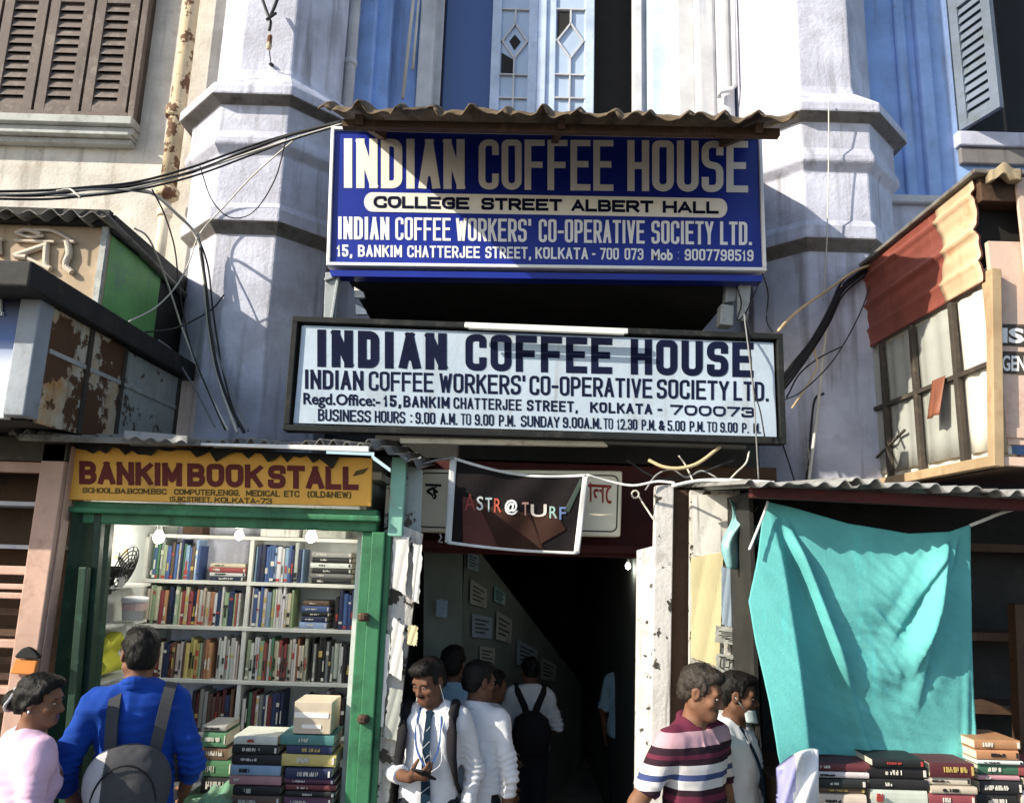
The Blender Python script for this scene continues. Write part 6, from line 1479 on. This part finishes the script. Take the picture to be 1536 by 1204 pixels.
    if hair_style == 'bun':
        Hf.ell(Hd(0, .118, .085), (.048 * hs, .042 * hs, .046 * hs), .015, M_=HR)
        for sx in (1, -1): Hf.cap(Hd(.06 * sx, -.03, .16), Hd(.074 * sx, .03, .07), .02 * hs, .014 * hs, .02)
    # keep the face free
    fc = Field(lo2, hi2, .0055)
    X, Y, Z = np.meshgrid(*Hf.ax, indexing='ij'); q = np.stack([X - hb[0], Y - hb[1], Z - hb[2]], -1) @ HR / hs
    qx, qy, qz = q[..., 0], q[..., 1], q[..., 2]
    line = .158 - .9 * np.maximum(0, np.abs(qx) - .050) if hair_style != 'bun' else .168 - .4 * np.abs(qx)
    cut = np.maximum(qy + .035 - .10 * np.maximum(0, qz - .10), qz - line)
    Hf.F = np.maximum(Hf.F, -cut * hs).astype(np.float32)
    nape = .035 + .0 * qz
    Hf.F = np.maximum(Hf.F, (nape - qz) * hs).astype(np.float32)
    hn = lambda V: .0035 * vnoise(V * 48, seed) + .0025 * vnoise(V * np.array([[190, 190, 60]]), seed + 1)
    ho = fmesh('hair', Hf, hair, t, disp=hn)
    hv = np.zeros(len(ho.data.vertices) * 3); ho.data.vertices.foreach_get('co', hv); hv = hv.reshape(-1, 3)
    hnn = np.zeros(len(hv) * 3); ho.data.vertices.foreach_get('normal', hnn); hnn = hnn.reshape(-1, 3)
    rs = np.random.RandomState(seed + 50); pick = rs.choice(len(hv), min(1500, len(hv)), replace=False); ex = []
    ctr = hb + np.array((0, 0, .10)) * s
    for i in pick:
        n_ = hnn[i]; back = HR @ np.array((0, .6, -.55)) + rs.uniform(-.5, .5, 3); tg = back - n_ * (back @ n_); tg /= np.linalg.norm(tg) + 1e-9
        if (hv[i] - hb)[2] < .07 * s: tg = tg * .6
        d_ = tg * .85 + n_ * rs.uniform(.12, .45); L_ = rs.uniform(.010, .024) * s; sd = np.cross(d_, n_); sd = sd / (np.linalg.norm(sd) + 1e-9) * .0016
        b0 = hv[i] - n_ * .003; ex.append(([tuple(b0 - sd), tuple(b0 + sd), tuple(b0 + d_ * L_)], [(0, 1, 2)], 0))
    import bmesh
    bm = bmesh.new(); bm.from_mesh(ho.data)
    for verts, fs_, _ in ex:
        vv = [bm.verts.new(p) for p in verts]; bm.faces.new(vv)
    bm.to_mesh(ho.data); bm.free()
    # shirt
    if shirt:
        g = .015 * s
        S = Field(lo, hi, res)
        torso(S, g, .05)
        if not tuck:
            S.cap(J(0, 0, hem + .05), J(0, 0, 1.0), .168 * s * bulk + g, .160 * s * bulk + g, .05, flat=(FY, .74))
        if skirt: S.cap(J(0, 0, .50), J(0, 0, .95), .24 * s, .165 * s, .06, flat=(FY, .8))
        for sh_, e_, w_ in ((shL, eL, wL), (shR, eR, wR)):
            k2 = .86 if fem else 1
            if sleeve >= .5:
                S.cap(sh_, e_, .060 * s * k2, .050 * s, .035)
                ex = e_ + (w_ - e_) * max(0, (sleeve - .5) * 2)
                if sleeve > .5: S.cap(e_, ex, .050 * s, .042 * s, .02)
                S.cap(ex - unit(w_ - e_ if sleeve > .5 else e_ - sh_) * .035, ex, .045 * s, .0475 * s, .006)
            else:
                ex = sh_ + (e_ - sh_) * sleeve * 2; S.cap(sh_, ex, .062 * s, .060 * s, .035)
            # cut the cuff
            dd = unit(w_ - e_) if sleeve > .5 else unit(e_ - sh_)
            sl, X, Y, Z = S._sub(ex - .10, ex + .13, 0)
            pl = (X - ex[0]) * dd[0] + (Y - ex[1]) * dd[1] + (Z - ex[2]) * dd[2]
            rad = np.sqrt(np.maximum(0, (X - ex[0]) ** 2 + (Y - ex[1]) ** 2 + (Z - ex[2]) ** 2 - pl ** 2))
            dc = np.maximum(-pl, rad - .085); f = S.F[sl]; S.F[sl] = np.maximum(f, -dc)
        S.plane(J(0, 0, hem if not skirt else .52), (0, 0, -1))
        S.cap(J(0, -.012, 1.455), J(0, -.01, 1.60), .054 * s, .07 * s, .012, op='sub')
        if collar:
            for zz, rr in ((0, 1.0), (.020, .95)):
                for k in range(16):
                    fa = lambda a: J((.064 * rr) * math.sin(a), .010 + .060 * rr * math.cos(a), 1.462 + zz - .024 * (1 - math.cos(a)))
                    a = -2.6 + 5.2 * k / 16
                    S.cap(fa(a), fa(a + .325), .0115 * s, .0115 * s, .006)
            for sx in (1, -1): S.cap(J(.030 * sx, -.050, 1.432), J(.050 * sx, -.098, 1.375), .017 * s, .008 * s, .008)
        def fold(V):
            d = folds * (.8 * (1 - 2 * np.abs(vnoise(V * np.array([[11, 11, 7]]) + 7, seed + 9))) * .6 + .9 * vnoise(V * np.array([[9, 9, 5]]) + 3, seed) + .6 * vnoise(V * np.array([[24, 24, 10]]) + 5, seed + 2) + .35 * vnoise(V * np.array([[16, 16, 40]]) + 9, seed + 3))
            for e_ in (eL, eR):
                w = np.exp(-((V - e_) ** 2).sum(1) / .012); d = d + w * .006 * np.sin(V[:, 2] * 190 + 40 * V[:, 0] + 5 * vnoise(V * 12, seed))
            w = np.exp(-((V[:, 2] - hem - .10) / .10) ** 2); d = d + w * .005 * np.sin(V[:, 0] * 45 + 9 * V[:, 2] + 3 * vnoise(V * 9, seed + 5))
            return np.maximum(d, -.007)
        fmesh('shirt' if not skirt else 'dress', S, M[shirt], t, disp=fold)
    if trousers:
        T = Field(lo, (hi[0], hi[1], 1.12 * s), .009)
        T.cap(J(0, 0, .92), J(0, 0, 1.01), .160 * s * bulk, .150 * s * bulk, .04, flat=(FY, .74))
        for hip, kn, an in legJ: T.cap(hip, kn, .098 * s, .074 * s, .04); T.cap(kn, an, .074 * s, .062 * s, .03)
        T.plane((0, 0, 1.03 * s), (0, 0, 1)); T.plane((0, 0, .06), (0, 0, -1))
        fmesh('trousers', T, M[trousers], t, disp=lambda V: .006 * vnoise(V * np.array([[14, 14, 9]]), seed + 8))
    S_ = dict(t=t, J=J, Hd=Hd, HR=HR, s=s, shL=shL, shR=shR, eL=eL, wL=wL, eR=eR, wR=wR, hb=hb)
    S_['Hd'] = lambda x, y, z: Hd(x, y, z) / s
    set_local_scale(s); return S_
def set_local_scale(v): MB.LS = v
def strip_on(name, pts, w, key, parent, th=.006, up=(0, -1, 0), top=False, label=None, cat=None):
    """flat band following local points"""
    q = smoothpath(pts, 5); b = MB()
    for i in range(len(q) - 1):
        d = (q[i + 1] - q[i]).normalized() * .002
        b.bar(q[i] - d, q[i + 1] + d, w if not callable(w) else w(i / (len(q) - 1)), th, up=up)
    return b.build(name, M[key], parent, local=True)
def to_world(pd, p):
    t = pd['t']; return Vector(t.location) + Matrix.Rotation(t.rotation_euler.z, 3, 'Z') @ Vector(p)
def place(px, py, Y, z):
    """ground spot under the head seen there"""
    p = P(px, py, Y); return (p.x, Y, z)
# ================================================================ the people in front of and inside the entrance
def head_spot(px, py_top, Y, hh):
    p = P(px, py_top, Y); return (p.x, Y, p.z - hh - .012)
def stand(px, py_top, Y, zb=.13):
    p = P(px, py_top, Y); return (p.x, Y, zb), p.z - zb - .012
def stand2(px, py, Y, yaw): l, h_ = stand(px, py, Y); return l, yaw, h_
def V3(a): return Vector([float(x) for x in a])
def local_pt(pd, px, py, Y):       # a spot of the photograph in the person's own frame
    w = P(px, py, Y) - Vector(pd['t'].location); return Matrix.Rotation(-pd['t'].rotation_euler.z, 3, 'Z') @ w

# student with tie looking at his phone
Yp = 4.14; hp = 1.70
A = make_person('young man in white shirt and navy striped tie looking down at his phone', *stand2(652, 984, Yp, R(-6)), head=(-30, 22, 0), skin=SKIN_D, hair_style='quiff',
    arms={'L': ((.240, .05, 1.12), (.215, -.02, .875)), 'R': ((-.265, .02, 1.10), (-.055, -.235, 1.135))}, hands={'R': dict(dir=(.80, -.45, .25), palm=(.2, .6, .6), thumb=(0, -.2, 1), curl=.75), 'L': dict(curl=.4)},
    shirt='shirt_white', sleeve=.84, hem=.955, tuck=True, beard=1, seed=1, bulk=.94)
J = A['J']
tie = MB()
tp_ = [(0, -.066, 1.435), (.002, -.100, 1.40), (.004, -.136, 1.30), (.006, -.146, 1.20), (.010, -.138, 1.08), (.014, -.135, .97), (.012, -.138, .90)]
o = strip_on('tie', tp_, lambda u: .026 + .034 * u, 'tie_navy', A['t'], th=.007)
kb = MB(); kb.hexa([(-.014, -.088, 1.395), (.016, -.088, 1.395), (.016, -.070, 1.395), (-.014, -.070, 1.395), (-.022, -.082, 1.435), (.024, -.082, 1.435), (.024, -.060, 1.435), (-.022, -.060, 1.435)]); kb.build('tie_knot', M['tie_navy'], o, local=True, bevel=.004)
q = smoothpath(tp_, 6); sb = MB()
for k in (9, 13, 17, 21, 25, 29, 33):
    c = q[k]; w = .011 + .017 * k / 36; sb.bar((c.x - w, c.y - .006, c.z - .022), (c.x + w, c.y - .006, c.z + .014), .004, .003, up=(0, -1, 0))
sb.build('tie_stripes', M['tie_stripe'], o, local=True)
strip_on('lanyard', [(-.055, -.055, 1.45), (-.062, -.112, 1.36), (-.045, -.150, 1.26), (.012, -.168, 1.165)], .010, 'lanyard_blue', A['t'], th=.004)
strip_on('lanyard', [(.060, -.052, 1.45), (.075, -.110, 1.36), (.070, -.148, 1.26), (.035, -.168, 1.165)], .010, 'lanyard_blue', A['t'], th=.004)
wv = MB()
for sx, pts in ((1, [A['Hd'](.080, -.004, .085), (.088, -.06, 1.44), (.080, -.125, 1.34), (.090, -.15, 1.2), (.04, -.175, 1.15)]), (-1, [A['Hd'](-.080, -.004, .085), (-.075, -.07, 1.44), (-.05, -.135, 1.33), (0, -.165, 1.21), (.03, -.178, 1.15)])):
    wv.tube(smoothpath([V3(p) for p in pts], 6), .0019, 5)
wv.build('earphone_wire', M['sign_white'], A['t'], local=True)
for sx in (1, -1):
    bt = MB(); zs_ = 1
    bt.tube([V3((.128 * sx, .135, 1.35)), V3((.130 * sx, .08, 1.435)), V3((.131 * sx, .0, 1.468)), V3((.133 * sx, -.075, 1.425)), V3((.135 * sx, -.118, 1.34)), V3((.142 * sx, -.122, 1.22)), V3((.165 * sx, -.075, 1.08)), V3((.168 * sx, .06, 1.0))], [.022, .026, .028, .030, .030, .026, .012, .010], 8)
    if sx == 1:
        bag = thing('backpack', 'dark backpack on the back of the young man with the tie, straps over both shoulders', 'backpack', A['t'].location, None, A['t'].rotation_euler.z)
    bt.build('strap', M['bag_black'], bag, local=True, smooth=True)
bb_ = MB(); bb_.lathe((0, 0, 0), [(.10, 1.0), (.155, 1.03), (.165, 1.2), (.15, 1.36), (.08, 1.43)], 18)
bb_.v = [(x, .135 + .085 + y * .62, z) for x, y, z in bb_.v]; bb_.build('pack', M['bag_black'], bag, local=True, smooth=True)
ph = thing('phone', 'dark phone held at chest height by the young man with the tie', 'phone', to_world(A, A['wR'] + A['s'] * np.array((.09, -.085, .045))), None, R(-30))
pb_ = MB(); pb_.box(-.035, .035, -.006, .004, -.07, .07, 0); pb_.box(-.031, .031, .0042, .005, -.062, .062, 1); o = pb_.build('phone_body', [M['bag_black'], M['glass_dark']], ph, local=True, bevel=.004); ph.rotation_euler = (R(62), 0, R(-30))

# white shirted young man turned away beside him
Yb = 4.32; hb_ = 1.69
Bp = make_person('young man in untucked white shirt turned away beside the one with the tie', *stand2(716, 991, Yb, R(156)), head=(-30, 8, 0), skin=SKIN_D,
    arms={'L': ((.245, .05, 1.11), (.235, .02, .86)), 'R': ((-.245, .03, 1.11), (-.225, .0, .86))}, shirt='shirt_white', sleeve=.72, hem=.90, seed=4, bulk=.94, hair_style='short')
# someone just behind the tie student, only the hair shows
Yc = 4.8
make_person('dark haired person whose head shows just behind the young man with the tie', *stand2(680, 968, Yc, R(170)), head=(0, 0, 0), skin=SKIN_D, shirt='shirt_dim', sleeve=.5, seed=6, face=False, res=.009)
# arm of a student walking in
Yd = 5.05
D = make_person('half hidden student in white shirt with bent elbow', *stand2(738, 1004, Yd, R(120)), head=(0, 5, 0), skin=SKIN_D,
    arms={'L': ((.265, .12, 1.12), (.11, -.18, 1.02)), 'R': ((-.25, .05, 1.12), (-.2, -.08, .9))}, shirt='shirt_white', sleeve=.5, hem=.92, seed=8, res=.008)
bagD = thing('shoulder_bag', 'dark shoulder bag of the half hidden student in the entrance', 'bag', D['t'].location, None, D['t'].rotation_euler.z)
bt = MB(); bt.tube([V3((.10, .12, 1.3)), V3((.12, .05, 1.45)), V3((.12, -.06, 1.45)), V3((.08, -.13, 1.30)), V3((-.05, -.15, 1.1))], .028, 8); bt.build('strap', M['bag_black'], bagD, local=True, smooth=True)
bt = MB(); bt.lathe((0, 0, 0), [(.10, 1.0), (.15, 1.03), (.16, 1.2), (.14, 1.34), (.08, 1.4)], 16); bt.v = [(x, .13 + .08 + y * .6, z) for x, y, z in bt.v]; bt.build('pack', M['bag_black'], bagD, local=True, smooth=True)
# back of a student deeper inside with crossed straps
Ye = 5.9
Ee = make_person('student seen from behind deep in the passage, black straps on white shirt', *stand2(796, 985, Ye, R(184)), head=(10, 10, 0), skin=SKIN_D, arms={'L': ((.25, -.03, 1.12), (.2, -.2, 1.0)), 'R': ((-.26, -.02, 1.12), (-.22, -.2, 1.0))}, shirt='shirt_white', sleeve=.6, hem=.90, seed=10, res=.009)
bagE = thing('backpack', 'black backpack with wide straps on the student deep in the passage', 'backpack', Ee['t'].location, None, Ee['t'].rotation_euler.z)
for sx in (1, -1):
    bt = MB(); bt.tube([V3((.13 * sx, -.10, 1.38)), V3((.125 * sx, .0, 1.465)), V3((.115 * sx, .09, 1.42)), V3((.06 * sx, .125, 1.31)), V3((.03 * sx, .13, 1.22))], [.02, .028, .03, .032, .03], 8); bt.build('strap', M['bag_black'], bagE, local=True, smooth=True)
bt = MB(); bt.lathe((0, 0, 0), [(.10, .92), (.16, .96), (.175, 1.10), (.15, 1.22), (.07, 1.28)], 18); bt.v = [(x, .14 + .075 + y * .6, z) for x, y, z in bt.v]; bt.build('pack', M['bag_black'], bagE, local=True, smooth=True)
# dim figure deepest inside
make_person('dim figure in light blue shirt standing deepest in the passage by the right post', *stand2(938, 972, 6.6, R(150)), skin=SKIN_D, shirt='shirt_dim', sleeve=.5, hem=.86, seed=12, face=False, res=.010)

# man in blue shirt with the grey backpack, looking at the book shelves
Yg = 3.72; hg = 1.74
Gp = make_person('man in bright blue shirt with grey backpack seen from behind, facing the book stall', *stand2(229, 940, Yg, R(196)), head=(18, -2, 0), lean=(.07, 0), hair_style='short',
    arms={'L': ((.272, .09, 1.12), (.225, -.06, .93)), 'R': ((-.255, .03, 1.12), (-.20, -.14, .95))}, hands={'L': dict(curl=.5)}, shirt='shirt_blue', sleeve=.72, hem=.84, seed=14, trousers='trousers_blue', bulk=.96, folds=.010)
gw = MB(); Hd = Gp['Hd']
gw.tube([V3(Hd(.079, .012, .100)), V3(Hd(.078, -.04, .103)), V3(Hd(.070, -.088, .103))], .0032, 6)
for sx in (1, -1):
    pts = [V3(Hd(.034 * sx + .026 * math.cos(a), -.100, .097 + .019 * math.sin(a))) for a in [i * .5236 for i in range(13)]]; gw.tube(pts, .0025, 5)
gw.tube([V3(Hd(.01, -.101, .101)), V3(Hd(-.01, -.101, .101))], .0025, 5); gw.tube([V3(Hd(-.079, .012, .100)), V3(Hd(-.070, -.088, .103))], .0032, 6)
gw.build('glasses', M['cable_black'], Gp['t'], local=True)
gp = thing('backpack', 'grey backpack, its sunlit side coloured paler, worn by the man in the blue shirt', 'backpack', Gp['t'].location, None, Gp['t'].rotation_euler.z)
fb = Field((-.26, .02, .66), (.26, .46, 1.32), .008)
fb.cap((0, .205, .84), (0, .215, 1.10), .165, .150, .03, flat=((0, 1, 0), .56)); fb.cap((-.06, .21, 1.10), (.06, .21, 1.10), .10, .10, .06, flat=((0, 1, 0), .6))
fb.cap((0, .29, .80), (0, .285, .93), .115, .105, .025, flat=((0, 1, 0), .40))
fmesh('pack', fb, [M['bag_grey'], M['bag_light']], gp, disp=lambda V: .006 * vnoise(V * np.array([[16, 16, 10]]), 31) + .003 * vnoise(V * 40, 32), matfn=lambda c: ((c[:, 0] > .088) & (c[:, 1] < .31)).astype(int)).scale = (Gp['s'],) * 3  # paler grey on one flank paints the sunlight into the cloth
zp_ = MB(); zp_.tube([V3((.125 * math.cos(a), .268 + .035 * math.sin(a), 1.02 + .165 * math.sin(a))) for a in [i * math.pi / 16 for i in range(17)]], .004, 6); zp_.tube([V3((x, .332 - abs(x) * .16, .985 + .008 * math.cos(x * 12))) for x in [-.10 + .02 * i for i in range(11)]], .004, 6); zp_.build('zip', M['bag_black'], gp, local=True)
lg = MB(); lg.poly([(-.012, .345, .90), (0, .345, .885), (.012, .345, .90), (0, .345, .915)], (0, .006, 0)); lg.build('badge', M['bag_light'], gp, local=True)
for sx in (1, -1):
    strip_on('strap', [(.085 * sx, .17, 1.18), (.10 * sx, .140, 1.32), (.108 * sx, .082, 1.425), (.112 * sx, .005, 1.462), (.122 * sx, -.080, 1.415), (.14 * sx, -.128, 1.28), (.17 * sx, -.07, 1.02)], .050, 'bag_grey', gp, th=.012, up=(.15 * sx, -.0, 1))
strip_on('strap', [(-.03, .17, 1.19), (-.025, .20, 1.235), (.025, .20, 1.235), (.03, .17, 1.19)], .018, 'bag_black', gp, th=.008)

# woman in pink at the left edge
Yh = 3.40; hh_ = 1.58
Hp = make_person('woman in pale pink tunic with her hair in a bun, beside the backpack man', *stand2(58, 1010, Yh, R(140)), head=(-42, 6, 0), skin=SKIN, hair_style='bun', fem=True,
    arms={'L': ((.215, .05, 1.10), (.20, -.05, .86)), 'R': ((-.215, .04, 1.10), (-.17, -.08, .9))}, shirt='dress_pink', sleeve=.5, collar=False, skirt=True, trousers='trousers_dark', seed=18, folds=.010)
er = MB(); er.lathe(V3(Hp['Hd'](.081, .006, .058)), [(.003, -.006), (.006, 0), (.003, .006)], 8); er.lathe(V3(Hp['Hd'](-.081, .006, .058)), [(.003, -.006), (.006, 0), (.003, .006)], 8); er.build('earring', M['sign_white'], Hp['t'], local=True)
hc = MB(); pts = [V3(Hp['Hd'](.048 * math.cos(a), .118 + .012 * math.sin(a * 2), .085 + .048 * math.sin(a))) for a in [i * .4189 for i in range(16)]]; hc.tube(pts, .008, 6); hc.build('hair_tie', M['bag_light'], Hp['t'], local=True)

# man in striped polo walking to the right
Yi = 3.58; hi_ = 1.68
Ip = make_person('grey haired man in maroon and white striped polo shirt right of the entrance', *stand2(1040, 995, Yi, R(38)), head=(28, 16, 0), hair=HAIR_G, hair_style='short', beard=1,
    arms={'R': ((-.285, .09, 1.13), (-.34, .02, .90)), 'L': ((.245, .03, 1.12), (.215, -.09, .9))}, hands={'R': dict(curl=.5)}, shirt='polo_stripes', sleeve=.40, hem=.86, bulk=.95, seed=22, legs=((-.2, 0), (.2, 0)), folds=.007)
# man with lowered mask behind him
Yj = 3.92
Jp = make_person('white shirted man with lowered face mask behind the striped polo shirt', *stand2(1098, 1006, Yj, R(50)), head=(26, 8, 0), skin=SKIN_D, shirt='shirt_white', sleeve=.6, hem=.88, seed=26, hair_style='short',
    arms={'L': ((.24, .0, 1.12), (.2, -.1, .9)), 'R': ((-.24, .05, 1.12), (-.2, -.05, .9))})
Hd = Jp['Hd']; mk_ = MB()
mk_.grid(lambda u, v: V3(Hd(.060 * math.sin((u - .5) * 2.5), .0 - .108 * math.cos((u - .5) * 2.2) + .010 - .02 * v, .040 - .060 * v)), 12, 6, (0, .004, 0))
for sx in (1, -1): mk_.tube([V3(Hd(.058 * sx, -.048, .035)), V3(Hd(.074 * sx, -.01, .07)), V3(Hd(.080 * sx, .02, .10))], .0016, 5)
mk_.build('face_mask', M['mask_pale'], Jp['t'], local=True, smooth=True)
strip_on('lanyard', [(-.05, -.06, 1.45), (-.04, -.135, 1.32), (0, -.155, 1.18), (.02, -.15, 1.05)], .022, 'tie_navy', Jp['t'], th=.006)
